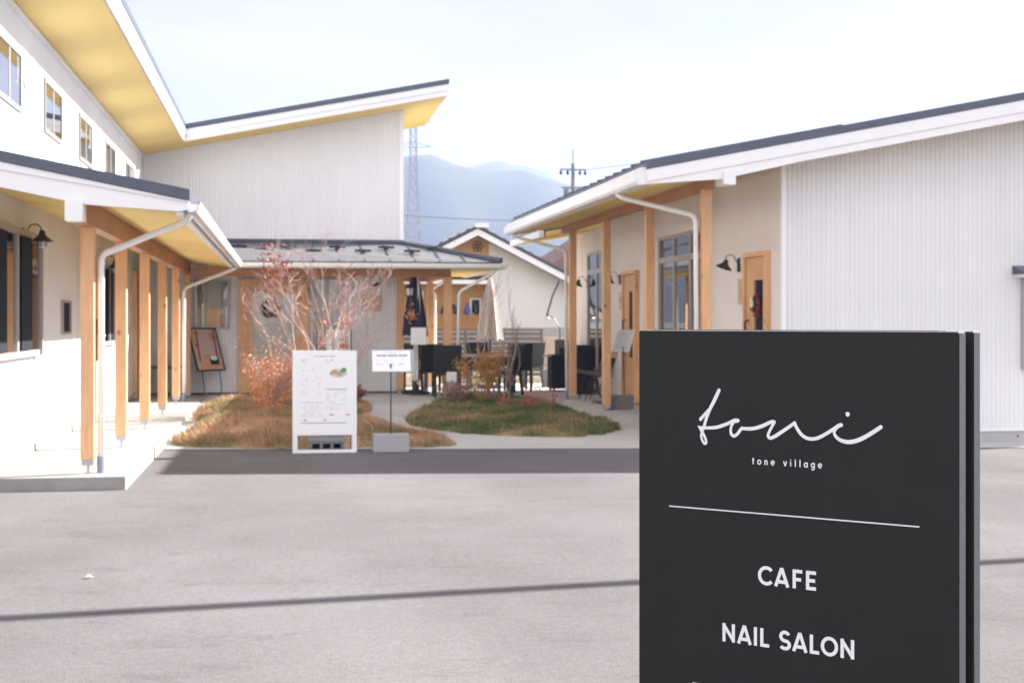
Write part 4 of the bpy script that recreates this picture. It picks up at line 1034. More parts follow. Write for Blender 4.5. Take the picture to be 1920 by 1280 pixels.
for loc, rz, lb in [(cpos(803, 27.1), R(195), 'black rattan chair beside the centre corner post, turned slightly left'),
                    (cpos(945, 26.2), R(235), 'black rattan chair behind the thin bare tree, turned sideways'),
                    (cpos(970, 28.0), R(182), 'black rattan chair just right of the bare tree with its back to the camera'),
                    (cpos(989, 29.6), R(200), 'farthest black rattan chair, in front of the slatted fence corner'),
                    (cpos(900, 28.9), R(0), 'black rattan chair on the far side of the long terrace table'),
                    (cpos(778, 28.2), R(170), 'black rattan chair behind the navy parasol, at the table end')]:
    c_ = copy_tree(ch0); c_.location = loc; c_.rotation_euler = (0, 0, rz); c_['label'] = lb
tb = thing('terrace_table', 'long black terrace table with a pale metal rim among the rattan chairs', 'table', (3.72, 27.4, 0.1))
mb = MB(); mb.box(-0.75, 0.75, -0.45, 0.45, 0.70, 0.73); mb.build('tabletop', M['black_metal'], tb)
mb = MB(); mb.box(-0.72, 0.72, -0.42, 0.42, 0.52, 0.699); mb.build('apron', M['black_metal'], tb)
mb = MB(); mb.box(-0.76, 0.76, -0.465, -0.451, 0.695, 0.735); mb.box(-0.76, 0.76, 0.451, 0.465, 0.695, 0.735); mb.build('rim', M['steel'], tb)
for sx in (-1, 1):
    for sy in (-1, 1):
        mb = MB(); mb.box(sx * 0.68 - 0.025, sx * 0.68 + 0.025, sy * 0.38 - 0.025, sy * 0.38 + 0.025, 0, 0.699); mb.build('leg', M['black_metal'], tb)
mb = MB(); mb.box(-0.68, 0.68, -0.02, 0.02, 0.28, 0.31); mb.build('stretcher', M['steel'], tb)
def parasol(name, label, loc, z0, z1, r0, m, lit, h=2.5, seed=1):
    r = thing(name, label, 'parasol', loc)
    mb = MB(); n = 16; prof = []
    rnd = random.Random(seed); vs = []; fs = []; K = 9
    for i in range(K + 1):
        t = i / K; z = z1 + (z0 - z1) * t
        rad = 0.03 + (r0 - 0.03) * (t ** 0.8)
        for k in range(n):
            a = 2 * math.pi * k / n
            rr = rad * (1.0 if k % 2 else 0.74)
            zz = z - (0.05 if (i == K and k % 2) else 0)
            vs.append((rr * math.cos(a), rr * math.sin(a), zz))
    for i in range(K):
        for k in range(n):
            a = i * n + k; b = i * n + (k + 1) % n; fs.append((a, b, b + n, a + n))
    mb.add(vs, fs); mb.build('canopy', M[m], r)
    mb = MB(); mb.tube([(0, 0, 0), (0, 0, h)], 0.022, 8); mb.build('pole', M['black_metal'], r)
    mb = MB(); mb.lathe([(0.26, 0.0), (0.26, 0.05), (0.05, 0.08), (0.03, 0.2)], (0, 0, 0.0), 16); mb.build('base', M['black_metal'], r)
    return r
parasol('closed_parasol', 'closed navy parasol standing at the terrace corner under the centre porch', (2.50, 27.2, 0.1), 1.14, 2.40, 0.27, 'navy', None, 2.5, 1)
mb = MB(); mb.prism([(0.0, 2.35), (0.03, 2.35), (0.075, 1.2), (0.0, 1.2)], 'y', -0.235, -0.20); mb.v = [(x + 0.035, y - (2.35 - z) * 0.045 + 0.12, z) for x, y, z in mb.v]; mb.build('white_strip', M['white_cloth'], [o_ for o_ in bpy.data.objects if o_.name == 'closed_parasol'][0])  # narrow white strip down the front of the navy canopy
parasol('closed_parasol', 'closed beige parasol standing behind the thin bare tree', (4.22, 29.0, 0.1), 1.03, 2.28, 0.30, 'beige_cloth', None, 2.35, 2)
parasol('closed_parasol', 'small closed white parasol hanging low behind the square white notice', (2.50, 26.95, 0.1), 0.28, 0.98, 0.11, 'white_cloth', None, 1.0, 3)
ns_ = thing('notice_sign', 'small blank white square sign on a black pole in front of the navy parasol', 'sign', (2.52, 26.6, 0.1))
mb = MB(); mb.box(-0.15, 0.14, -0.012, 0.0, 0.94, 1.26); mb.build('panel', M['paper'], ns_)
mb = MB(); mb.tube([(0, 0.012, 0), (0, 0.012, 1.0)], 0.012, 8); mb.box(-0.18, 0.18, -0.15, 0.15, 0.0, 0.012); mb.build('pole', M['black_metal'], ns_)
bl = thing('bollard_light', 'low bollard light with a white square head behind the grass bed', 'bollard', (2.99, 25.35, 0.1))
mb = MB(); mb.box(-0.055, 0.055, -0.055, 0.055, 0, 0.30); mb.build('post', M['steel'], bl)
mb = MB(); mb.box(-0.085, 0.085, -0.085, 0.085, 0.301, 0.47); mb.build('lamp_head', M['white_paint'], bl, bevel=0.01)
for k, (x, y, s_) in enumerate([(2.40, 29.9, .9), (2.64, 29.95, 1.1), (2.90, 29.9, 1.0), (3.12, 29.95, 1.15), (3.6, 29.9, 1.0), (4.05, 29.95, 1.1), (4.3, 29.9, .9)]):
    o = thing('edging_stone', ['pale edging stone nearest the centre corner post', 'pale edging stone second from the centre corner post', 'pale edging stone third from the centre corner post', 'pale edging stone behind the chair nearest the bollard light', 'pale edging stone under the middle of the terrace table', 'pale edging stone behind the bare tree stems', 'pale edging stone farthest right in the row under the table'][k], 'stone', (x, y, 0.1), random.uniform(-.2, .2), 'pale stones edging the terrace')
    mb = MB(); mb.box(-0.10 * s_, 0.10 * s_, -0.08, 0.08, 0, 0.15 * s_); mb.box(-0.07 * s_, 0.06 * s_, -0.06, 0.06, 0.15 * s_ + .001, 0.24 * s_); mb.build('stone', M['stone_pale'], o, bevel=0.02)
# grill, panel and planter by the far end of the right building
gr = thing('barbecue_grill', 'black barbecue grill cabinet behind the far downspout of the right building', 'grill', (5.42, 27.7, 0.1))
mb = MB(); mb.box(-0.20, 0.28, -0.25, 0.25, 0.05, 0.72); mb.build('cabinet', M['charcoal'], gr, bevel=0.01)
mb = MB(); mb.prism([(-0.25, 0.721), (0.25, 0.721), (0.25, 1.0), (0.1, 1.02), (-0.2, 0.85)], 'x', -0.05, 0.28); mb.build('lid', M['black_metal'], gr, bevel=0.01)
mb = MB(); mb.box(-0.30, -0.201, -0.22, 0.22, 0.68, 0.71); mb.build('side_shelf', M['steel'], gr)
for (a, b) in ((-0.15, -0.2), (0.23, -0.2), (-0.15, 0.2), (0.23, 0.2)):
    mb = MB(); mb.tube([(a - 0.02, b, 0.03), (a + 0.02, b, 0.03)], 0.028, 10); mb.build('wheel', M['black_metal'], gr)
hb = thing('heater_box', 'tall black rounded box beside the grill under the porch', 'box', (5.55, 26.4, 0.1))
mb = MB(); mb.box(-0.22, 0.24, -0.2, 0.2, 0.02, 0.93); mb.build('body', M['sign_black'], hb, bevel=0.03)
mb = MB(); mb.box(-0.18, 0.2, -0.205, -0.2005, 0.2, 0.85); mb.build('front_panel', M['charcoal'], hb)
pl = thing('planter', 'dark grey square planter at the corner of the slatted fence', 'planter', (5.55, 29.4, 0.1))
mb = MB(); mb.prism([(-0.15, 0), (0.15, 0), (0.18, 0.36), (-0.18, 0.36)], 'y', -0.17, 0.17); mb.build('pot', M['block_dark'], pl)
mb = MB(); mb.box(-0.15, 0.15, -0.15, 0.15, 0.361, 0.365); mb.build('soil', M['soil'], pl)
def shell(label, loc, rz):
    r = thing('shell_chair', label, 'chair', loc, rz, 'brown woven shell chairs on wire legs')
    mb = MB(); vs = []; fs = []; K = 12; Nn = 9
    for i in range(K + 1):
        t = i / K
        if t < 0.5: yy = -0.24 + t * 0.85; zz = 0.45 - 0.05 * math.sin(t * 2 * math.pi * .5)
        else: yy = 0.185 + (t - 0.5) * 0.30; zz = 0.40 + (t - 0.5) * 0.90
        for j in range(Nn):
            u = (j / (Nn - 1) - 0.5) * 2; wd = 0.25 if t < 0.55 else 0.25 - (t - .55) * 0.12
            vs.append((u * wd, yy - (0.05 * u * u if t > .5 else 0), zz + 0.05 * u * u * (1 if t < .5 else 0)))
    for i in range(K):
        for j in range(Nn - 1):
            a = i * Nn + j; fs.append((a, a + 1, a + Nn + 1, a + Nn))
    mb.add(vs, fs); s_ = mb.build('seat_shell', M['rattan_brown'], r, smooth=True); so = s_.modifiers.new('th', 'SOLIDIFY'); so.thickness = 0.02
    for sx in (-1, 1):
        for sy in (-1, 1):
            mb = MB(); mb.tube([(sx * 0.12, sy * 0.10, 0.40), (sx * 0.2, sy * 0.2, 0.0)], 0.008, 6); mb.build('leg', M['black_metal'], r)
    mb = MB()
    for k in range(10):
        a = k * .6283; mb.tube([(0.13 * math.cos(a), 0.13 * math.sin(a), 0.39), (0.04 * math.cos(a + 1.4), 0.04 * math.sin(a + 1.4), 0.2), (0.16 * math.cos(a + 2.2), 0.16 * math.sin(a + 2.2), 0.10)], 0.005, 4)
    mb.build('wire_base', M['black_metal'], r)
    return r
sc0 = shell('brown woven shell chair on black wire legs, nearer of the pair on the right porch', (5.42, 24.15, 0.1), R(-115))
c_ = copy_tree(sc0); c_.location = (5.45, 25.0, 0.1); c_.rotation_euler = (0, 0, R(-100)); c_['label'] = 'brown woven shell chair on black wire legs, farther of the pair on the right porch'
al = thing('arched_lamp', 'thin dark arched lamp rod with a white head left of the far cedar post', 'lamp', (5.62, 28.6, 0.1))
mb = MB(); mb.tube([(-0.05 + 0.02, 0, 2.2), (-0.17, 0, 1.9), (-0.27, 0, 1.55), (-0.29, 0, 1.46)], 0.018, 6); mb.tube([(-0.29, 0, 1.5), (-0.15, 0, 1.45), (-0.02, 0, 1.25), (0.0, 0, 0.0)], 0.012, 6); mb.build('rod', M['black_metal'], al)
mb = MB(); mb.lathe([(0.001, 0.03), (0.06, 0.02), (0.07, -0.02), (0.001, -0.03)], (-0.29, 0, 1.44), 12); mb.build('lamp_head', M['white_paint'], al, smooth=True)
dm = tag(MB().box(5.25, 5.8, 23.2, 24.0, gz(23.6) + 0.002, gz(23.6) + 0.014).build('door_mat', M['mat_dark']), 'dark door mat on the concrete before the far right door', 'door mat')
# bench by the recess of the centre wall
bn = thing('bench', 'low grey bench against the centre wall behind the porch posts', 'bench', (-2.2, 26.95, 0.12))
mb = MB(); mb.box(-0.33, 0.36, -0.2, 0.2, 0.48, 0.53); mb.build('seat', M['fence'], bn)
for sx in (-0.29, 0.29): mb = MB(); mb.box(sx - 0.025, sx + 0.025, -0.18, 0.18, 0, 0.479); mb.build('leg', M['fence'], bn)

# fences
fn = thing('slat_fence', 'low brown-grey fence of horizontal slats behind the terrace chairs', 'fence', (2.3, 31.8, 0.1))
z = 0.14; hts = [0.07, 0.10, 0.07, 0.10, 0.10, 0.10, 0.07, 0.09, 0.08]
mb = MB()
for h in hts: mb.box(0, 3.54, 0, 0.02, z, z + h); z += h + 0.026
mb.box(-0.02, 3.55, -0.01, 0.03, z, z + 0.05); mb.build('slats', M['fence'], fn)
for k in range(5): mb = MB(); mb.box(k * 0.87, k * 0.87 + 0.05, 0.021, 0.07, 0, z); mb.build('fence_post', M['fence'], fn)
mb = MB(); mb.box(-0.02, 3.55, -0.05, 0.08, 0, 0.10); mb.build('kerb', M['stone_pale'], fn)
fn2 = thing('slat_fence', 'short tan fence of horizontal boards right of the brown-grey slatted fence', 'fence', (5.86, 31.75, 0.1), R(-12))
mb = MB(); z = 0.14
for k in range(8): mb.box(0, 0.95, 0, 0.02, z, z + 0.098); z += 0.112
mb.build('slats', M['fence_light'], fn2)
for k in range(2): mb = MB(); mb.box(k * 0.85 + .02, k * 0.85 + 0.07, 0.021, 0.07, 0, z - .02); mb.build('fence_post', M['fence_light'], fn2)

# ================================================================= GRASS BEDS
def inside(p, poly):
    x, y = p; c = False; n = len(poly)
    for i in range(n):
        x1, y1 = poly[i]; x2, y2 = poly[(i + 1) % n]
        if (y1 > y) != (y2 > y) and x < (x2 - x1) * (y - y1) / (y2 - y1) + x1: c = not c
    return c
def dist(p, poly):
    best = 9; n = len(poly); px, py = p
    for i in range(n):
        x1, y1 = poly[i]; x2, y2 = poly[(i + 1) % n]; dx, dy = x2 - x1, y2 - y1
        t = max(0, min(1, ((px - x1) * dx + (py - y1) * dy) / (dx * dx + dy * dy)))
        best = min(best, math.hypot(px - x1 - t * dx, py - y1 - t * dy))
    return best
def smoothpoly(poly, it=2):
    for _ in range(it):
        o = []
        for i in range(len(poly)):
            a = poly[i]; b = poly[(i + 1) % len(poly)]
            o += [(a[0] * .75 + b[0] * .25, a[1] * .75 + b[1] * .25), (a[0] * .25 + b[0] * .75, a[1] * .25 + b[1] * .75)]
        poly = o
    return poly
BUMPS = [(-0.2, 18.6, 1.0, 0.16), (0.9, 18.2, 0.9, 0.09), (-0.6, 22.8, 1.2, 0.08), (3.0, 20.6, 1.0, 0.03), (3.9, 20.0, 0.9, 0.02)]
def hz(x, y, poly):
    d = dist((x, y), poly); e = min(1, d / 0.45); e = e * (2 - e)
    b = sum(h * math.exp(-((x - cx) ** 2 + ((y - cy) * .7) ** 2) / (r * r)) for cx, cy, r, h in BUMPS)
    return gz(y) + e * (0.045 + b)
def bed(name, poly, gm, nb, seed, label, hr):
    rnd = random.Random(seed)
    poly = [(x + rnd.gauss(0, .022), y + rnd.gauss(0, .05)) for x, y in smoothpoly(poly, 3)]
    x0 = min(p[0] for p in poly); x1 = max(p[0] for p in poly); y0 = min(p[1] for p in poly); y1 = max(p[1] for p in poly)
    bm = bmesh.new(); vsb = [bm.verts.new((x, y, 0)) for x, y in poly]; bm.faces.new(vsb)
    st = 0.22
    x = x0 + st
    while x < x1:
        bmesh.ops.bisect_plane(bm, geom=bm.verts[:] + bm.edges[:] + bm.faces[:], plane_co=(x, 0, 0), plane_no=(1, 0, 0)); x += st
    y = y0 + st
    while y < y1:
        bmesh.ops.bisect_plane(bm, geom=bm.verts[:] + bm.edges[:] + bm.faces[:], plane_co=(0, y, 0), plane_no=(0, 1, 0)); y += st
    for v_ in bm.verts: v_.co.z = hz(v_.co.x, v_.co.y, poly) + 0.004
    me = bpy.data.meshes.new('turf_mound'); bm.to_mesh(me); bm.free(); me.materials.append(gm)
    o = bpy.data.objects.new('turf_mound', me); COL.objects.link(o); tag(o, kind='structure')
    mb = MB(); vs = []; fs = []; c = 0
    while c < nb:
        x = rnd.uniform(x0, x1); y = rnd.uniform(y0, y1)
        if not inside((x, y), poly): continue
        # thinner towards the back, where blades are only a pixel
        if rnd.random() < (y - y0) / (y1 - y0) * 0.35: continue
        z = hz(x, y, poly); cl = 0.5 + 0.5 * math.sin(x * 4.3 + 1.7 * math.sin(y * 2.9)) * math.sin(y * 3.7 + 1.3 * math.sin(x * 5.1))
        if rnd.random() > 0.35 + cl: continue
        h = hr * rnd.uniform(0.3, 1.1) * (0.45 + 1.3 * cl)
        if rnd.random() < 0.01: h *= 1.9
        a = rnd.uniform(0, 6.28); l = rnd.uniform(0.2, 0.9) * h
        lx, ly = math.cos(a) * l - 0.25 * h, math.sin(a) * l
        b = rnd.uniform(0, 3.14); wx, wy = math.cos(b) * 0.0042, math.sin(b) * 0.0042
        i = len(vs)
        vs += [(x - wx, y - wy, z - 0.005), (x + wx, y + wy, z - 0.005), (x + lx * .4 + wx * .8, y + ly * .4 + wy * .8, z + h * .6), (x + lx * .4 - wx * .8, y + ly * .4 - wy * .8, z + h * .6), (x + lx, y + ly, z + h)]
        fs += [(i, i + 1, i + 2, i + 3), (i + 3, i + 2, i + 4)]
        c += 1
    mb.add(vs, fs); g = mb.build(name, gm, recalc=False)
    return tag(g, label, 'grass', kind='stuff')
BL = [(-1.36, 16.94), (0.3, 16.72), (2.15, 16.5), (1.95, 17.6), (1.62, 18.6), (1.05, 19.7), (0.92, 21.0), (1.55, 22.6), (1.2, 24.6), (0.0, 26.2), (-0.9, 25.6), (-1.25, 23.0), (-1.34, 21.0), (-0.95, 20.0), (-1.28, 18.6)]
BR = [(1.60, 19.9), (2.05, 18.7), (2.9, 17.75), (3.9, 17.7), (4.55, 18.5), (4.55, 20.2), (4.35, 22.5), (4.3, 24.6), (3.4, 25.4), (2.7, 25.0), (2.35, 22.8)]
bed('grass', BL, M['grass_gold'], 46000, 1, 'dry golden grass on the mound left of and behind the menu board', 0.075)
bed('grass', BR, M['grass_green'], 46000, 2, 'greener autumn grass on the oval bed before the terrace', 0.075)

# ================================================================= TREES AND SHRUBS
def branching(root_pts, spread, rnd, levels, l0, r0, up=0.35, kids=(2, 3), taper=0.62, wob=0.12, rmin=0.003, side=0.5):
    segs = []; tips = []
    def grow(p, d, l, r, lv):
        n = 4; pts = [p.copy()]; rs = [r]; dd = d.copy()
        for k in range(n):
            dd = (dd + Vector((rnd.gauss(0, wob), rnd.gauss(0, wob), rnd.gauss(0, wob) + up * 0.12))).normalized()
            pts.append(pts[-1] + dd * l / n); rs.append(max(rmin, r * (1 - 0.45 * (k + 1) / n)))
        segs.append((pts, rs, lv))
        if lv == 0: tips.append((pts[-1], dd)); return
        m = rnd.randint(*kids)
        for j in range(m):
            t = 1.0 if j == 0 else rnd.uniform(side, 1.0)
            q = pts[min(n, int(t * n))]
            ax = Vector((rnd.gauss(0, 1), rnd.gauss(0, 1), rnd.gauss(0, 0.5)))
            nd = (dd + ax.normalized() * spread * rnd.uniform(0.5, 1.2)).normalized()
            grow(q, nd, l * taper * rnd.uniform(0.8, 1.2), max(rmin, r * 0.55), lv - 1)
    for p, d in root_pts: grow(Vector(p), Vector(d).normalized(), l0 * rnd.uniform(0.85, 1.15), r0, levels)
    return segs, tips
def build_tree(root, segs, m_trunk, m_twig, split=1):
    a, b = MB(), MB()
    for pts, rs, lv in segs:
        (a if lv > split else b).tube(pts, rs, 6 if lv > split else 4, cap=False)
    a.build('trunk', m_trunk, root, recalc=False); b.build('twigs', m_twig, root, recalc=False)
rnd = random.Random(11)
mp_ = thing('maple_tree', 'bare multi-stemmed young maple with pink twigs behind the menu board', 'tree', (0.62, 20.9, gz(20.9) + 0.12))
rp_ = []
for k in range(6):
    a = k * 1.047 + 0.3; s_ = 0.24 if k else 0.05
    rp_.append(((0.05 * math.cos(a), 0.05 * math.sin(a), 0), (s_ * math.cos(a) * 1.5, s_ * math.sin(a), 1)))
rp_ += [((-0.04, 0, 0), (-0.75, 0.1, 1)), ((0.05, 0, 0), (0.72, -0.1, 1)), ((-0.03, 0, 0), (-0.5, -0.2, 1)), ((0.03, 0, 0), (0.4, 0.2, 1))]
sg_, tp_ = branching(rp_, 0.52, rnd, 5, 0.98, 0.015, up=0.26, taper=0.69, wob=0.11, rmin=0.0027, side=0.3, kids=(2, 3))
sg_ = [q for q in sg_ if abs(q[0][-1].x) < 1.22 and not (abs(q[0][-1].x) > 0.55 and q[0][-1].z < abs(q[0][-1].x) * 1.15)]
print('maple', len(sg_))
build_tree(mp_, sg_, M['bark'], M['twig'], 2)
leafcloud(230, lambda r_: (-0.70 + r_.gauss(0, 0.10), r_.gauss(0, 0.12), 2.05 + r_.gauss(0, 0.13)), 0.032, M['leaf_rust'], 'rust_leaves', mp_, 7)
leafcloud(40, lambda r_: (-0.86 + r_.gauss(0, 0.08), r_.gauss(0, 0.12), 2.33 + r_.gauss(0, 0.06)), 0.028, M['leaf_rust'], 'rust_leaves', mp_, 17)
leafcloud(34, lambda r_: (r_.choice((-0.03, 0.28, 0.24, 0.30)) + r_.gauss(0, 0.04), -0.1 + r_.gauss(0, 0.1), r_.choice((1.33, 1.25, 1.02)) + r_.gauss(0, 0.03)), 0.04, M['leaf_red'], 'red_leaves', mp_, 8)
rnd = random.Random(12)
sb = thing('orange_shrub', 'rounded shrub with orange leaves and pale tips left of the menu board', 'shrub', (-0.17, 20.9, gz(20.9) + 0.17))
rp_ = [((0.05 * math.cos(k), 0.05 * math.sin(k), 0), (0.42 * math.cos(k * .78), 0.42 * math.sin(k * .78), 1)) for k in range(9)]
sg_, tp_ = branching(rp_, 0.5, rnd, 3, 0.40, 0.012, up=0.3, taper=0.68, rmin=0.0035, side=0.3, kids=(2, 4))
build_tree(sb, sg_, M['bark'], M['twig'], 1)
tips = [t[0] for t in tp_]
def near(lst, s_, zf=lambda z: True):
    L_ = [p for p in lst if zf(p.z)] or lst
    return lambda r_: tuple(r_.choice(L_) + Vector((r_.gauss(0, s_), r_.gauss(0, s_), r_.gauss(0, s_))))
leafcloud(1500, lambda r_: (lambda a, q, z: (q * math.cos(a) * (0.6 + z), q * math.sin(a) * (0.6 + z), z))(r_.uniform(0, 6.28), 0.36 * math.sqrt(r_.random()), abs(r_.gauss(0.30, 0.22))), 0.022, M['leaf_orange'], 'leaves', sb, 9)
leafcloud(1300, near(tips, 0.06), 0.017, M['leaf_pale'], 'leaves', sb, 10)
rnd = random.Random(14)
bt = thing('bare_tree', 'thin grey bare sapling with upright stems on the oval grass bed', 'tree', (3.5, 23.0, gz(23) + 0.08))
rp_ = [((0.07 * (k - 2), 0.03 * (k % 2), 0), (0.10 * (k - 2.2), 0.08 * (k % 3 - 1), 1)) for k in range(5)]
sg_, tp_ = branching(rp_, 0.42, rnd, 3, 0.88, 0.018, up=0.3, taper=0.68, rmin=0.0022, side=0.3, kids=(2, 3))
build_tree(bt, sg_, M['bark_grey'], M['bark_grey'], 1)
gs = thing('golden_shrub', 'upright golden-leaved shrub in front of the terrace table', 'shrub', (3.15, 22.7, gz(23) + 0.06))
rp_ = [((0, 0, 0), (0.20 * math.cos(k * 1.1), 0.20 * math.sin(k * 1.1), 1)) for k in range(6)]
sg_, tp_ = branching(rp_, 0.32, random.Random(3), 2, 0.46, 0.010, rmin=0.003)
build_tree(gs, sg_, M['bark_grey'], M['bark_grey'], 1)
pp = [q for s_ in sg_ for q in s_[0]]
leafcloud(3000, near(pp, 0.05, lambda z: z > 0.05), 0.020, M['leaf_gold'], 'leaves', gs, 4)
def lowshrub(name, label, x, y, r, h, m1, m2, n, seed, bed_h=0.06, size=0.016):
    o = thing(name, label, 'shrub', (x, y, gz(y) + bed_h)); rn_ = random.Random(seed)
    rp_ = [((0, 0, 0), (0.9 * rn_.gauss(0, .6) * r / h, 0.9 * rn_.gauss(0, .6) * r / h, 1)) for k in range(9)]
    sg_, tp_ = branching(rp_, 0.6, rn_, 2, h * 0.5, 0.006, rmin=0.0025)
    build_tree(o, sg_, M[m2], M[m2], 1)
    pp_ = [q for s__ in sg_ for q in s__[0]]
    leafcloud(int(n * 1.8), near(pp_, 0.05, lambda z: z > h * .1), size * 1.25, M[m1], 'leaves', o, seed + 30)
lowshrub('dry_shrub', 'low dry brown shrub below the bollard light', 2.72, 22.6, 0.35, 0.36, 'leaf_brown', 'bark_grey', 500, 21)
lowshrub('dry_shrub', 'low brown shrub between the bollard light and the golden shrub', 3.0, 23.4, 0.3, 0.34, 'leaf_brown', 'bark_grey', 380, 22)
lowshrub('red_shrub', 'small red-leaved shrub right of the bare sapling stems', 3.72, 21.0, 0.35, 0.38, 'leaf_red', 'twig', 90, 23)
lowshrub('red_shrub', 'tiny scarlet shrub at the foot of the bare sapling', 3.40, 21.9, 0.15, 0.2, 'leaf_red', 'twig', 70, 24)
lowshrub('red_shrub', 'loose red-twigged shrub farthest right on the oval grass bed', 4.2, 22.2, 0.3, 0.26, 'leaf_red', 'twig', 50, 25)
lowshrub('dry_shrub', 'small brown shrub just right of the menu board on the dry grass', 1.18, 23.2, 0.12, 0.28, 'leaf_rust', 'bark_grey', 120, 26, size=0.03)
# grass blades by the notice stand
tg = thing('tall_grass', 'thin yellow-green grass tuft right of the pale concrete block', 'plant', (1.55, 17.3, 0.03))
mb = MB()
for k in range(9):
    a = random.uniform(-0.5, 0.5); h = random.uniform(0.2, 0.5)
    mb.tube([(a * .1, 0, 0), (a * .25, random.uniform(-.05, .05), h * .6), (a * .5, random.uniform(-.1, .1), h)], [0.003, 0.0025, 0.0015], 4, cap=False)
mb.build('blades', M['leaf_gold'], tg, recalc=False)
# fallen leaves
lf = onZ(0, 165, 1084)
def dead(label, x, y, z, s_, m='deadleaf', rz=0):
    mb = MB(); mb.add([(-s_, 0, 0.004), (-s_ * .4, -s_ * .5, 0.010), (s_ * .5, -s_ * .45, 0.014), (s_, 0, 0.005), (s_ * .4, s_ * .5, 0.018), (-s_ * .5, s_ * .45, 0.006), (0, 0, 0.022)], [(0, 1, 6), (1, 2, 6), (2, 3, 6), (3, 4, 6), (4, 5, 6), (5, 0, 6)])
    o = mb.build('fallen_leaf', M[m], recalc=False); o.location = (x, y, z); o.rotation_euler = (0, 0, rz); return tag(o, label, 'leaf', 'fallen leaves on the ground')
dead('single pale fallen leaf alone on the sunlit asphalt', lf.x, lf.y, 0.002, 0.030)
q = onZ(0.03, 1176, 798); dead('brown fallen leaf on the path beyond the right tip of the oval bed', q.x, q.y, gz(q.y), 0.05, 'leaf_orange', 1)
q = onZ(0.05, 1112, 763); dead('brown fallen leaf on the path left of the cedar post with the pin foot', q.x, q.y, gz(q.y), 0.05, 'leaf_brown', 2)
q = onZ(0.02, 745, 805); dead('brown fallen leaf on the path beside the thin pole of the notice stand', q.x, q.y, gz(q.y), 0.035, 'leaf_brown', .5)

# ================================================================= HOUSES, POLES AND WIRES BEYOND
hs = thing('gable_house', 'cream gabled house with orange board wall and dark tiled roof behind the fence', 'house', (6.9, 48, 0))
TH = local(hs)
AX, AZ = 6.47, 4.55
def zh(x): return AZ - 0.51 * abs(x - AX)
mb = MB(TH); mb.prism([(6.95, 0), (13.2, 0), (13.2, zh(13.2) - .15), (6.95, zh(6.95) - .15)], 'y', 48, 56); mb.build('wall', M['house_cream'], hs)
mb = MB(TH); mb.prism([(1.5, 0), (6.945, 0), (6.945, zh(6.945) - .15), (AX, AZ - .15), (1.5, zh(1.5) - .15)], 'y', 48.6, 56); mb.build('wall', M['house_wood'], hs)
mb = MB(TH); mb.prism([(2.6, 3.0), (6.945, 3.0), (6.945, zh(6.945) - .16), (AX, AZ - .16), (3.4, 3.0)], 'y', 48.02, 48.59); mb.build('gable_wall', M['house_wood'], hs)
mb = MB(TH); mb.box(6.93, 13.25, 47.96, 48.3, 0, 1.25); mb.build('footing', M['gap'], hs)
for sgn in (-1, 1):
    xe = AX + sgn * (6.9 if sgn > 0 else 5.6)
    mb = MB(TH); mb.prism([(AX, AZ + .02), (xe, zh(xe) + .02), (xe, zh(xe) + .14), (AX, AZ + .14)], 'y', 47.3, 56.5); mb.build('roof', M['tile_dark'], hs)
    mb = MB(TH); mb.prism([(AX, AZ - .20), (xe, zh(xe) - .20), (xe, zh(xe) + .018), (AX, AZ + .018)], 'y', 47.32, 47.40); mb.build('fascia', M['white_paint'], hs)
    tl_ = MB(TH); k = 0
    while k < 22:
        x = AX + sgn * (0.3 + k * 0.3)
        if abs(x - AX) < abs(xe - AX): tl_.prism([(x - .06, zh(x) + .145), (x + .06, zh(x) + .145), (x + .06, zh(x) + .165), (x - .06, zh(x) + .165)], 'y', 47.35, 47.8)
        k += 1
    tl_.build('ridge_tiles', M['tile_dark'], hs)
mb = MB(TH); mb.box(AX - .1, AX + .35, 47.2, 56.6, AZ + .05, AZ + .20); mb.build('ridge_cap', M['white_paint'], hs)
mb = MB(TH); mb.box(2.0, 6.9, 47.7, 47.85, 2.72, 2.86); mb.build('gutter', M['gutter'], hs)
mb = MB(TH); mb.box(2.0, 6.92, 47.86, 48.58, 2.78, 2.84); mb.build('porch_roof', M['gap'], hs)
mb = MB(TH)
for k in range(6): a = k * 1.047; mb.tube([(6.55 + 0.11 * math.cos(a) + 0.07 * math.cos(t_ * .785), 48.0, 4.0 + 0.11 * math.sin(a) + 0.07 * math.sin(t_ * .785)) for t_ in range(9)], 0.016, 4)
mb.build('gable_ornament', M['black_metal'], hs)
# lattice rail, pots and window of the wooden wall
mb = MB(TH); x = 4.9
while x < 6.85:
    mb.tube([(x, 48.1, 1.22), (x + 0.3, 48.1, 1.62)], 0.012, 4); mb.tube([(x + .3, 48.12, 1.22), (x, 48.12, 1.62)], 0.012, 4); x += 0.10
mb.box(4.9, 7.0, 48.07, 48.14, 1.62, 1.68); mb.box(4.9, 6.9, 48.15, 48.2, 1.0, 1.61); mb.build('lattice_rail', M['house_wood'], hs)
mb = MB(TH); mb.box(4.0, 6.9, 47.96, 48.3, 0, 1.2); mb.build('porch_base', M['gap'], hs)
mb = MB(TH); mb.box(6.35, 6.75, 48.5, 48.6, 1.7, 2.25); wq = mb.build('window', M['white_paint'], hs); mb = MB(TH); mb.box(6.42, 6.68, 48.47, 48.499, 1.75, 2.2); mb.build('pane', M['charcoal'], wq)
mb = MB(TH); mb.box(4.30, 4.75, 48.5, 48.6, 1.2, 2.5); wq = mb.build('door', M['white_paint'], hs); mb = MB(TH); mb.box(4.42, 4.62, 48.47, 48.499, 1.5, 2.4); mb.build('pane', M['charcoal'], wq)
mb = MB(); 
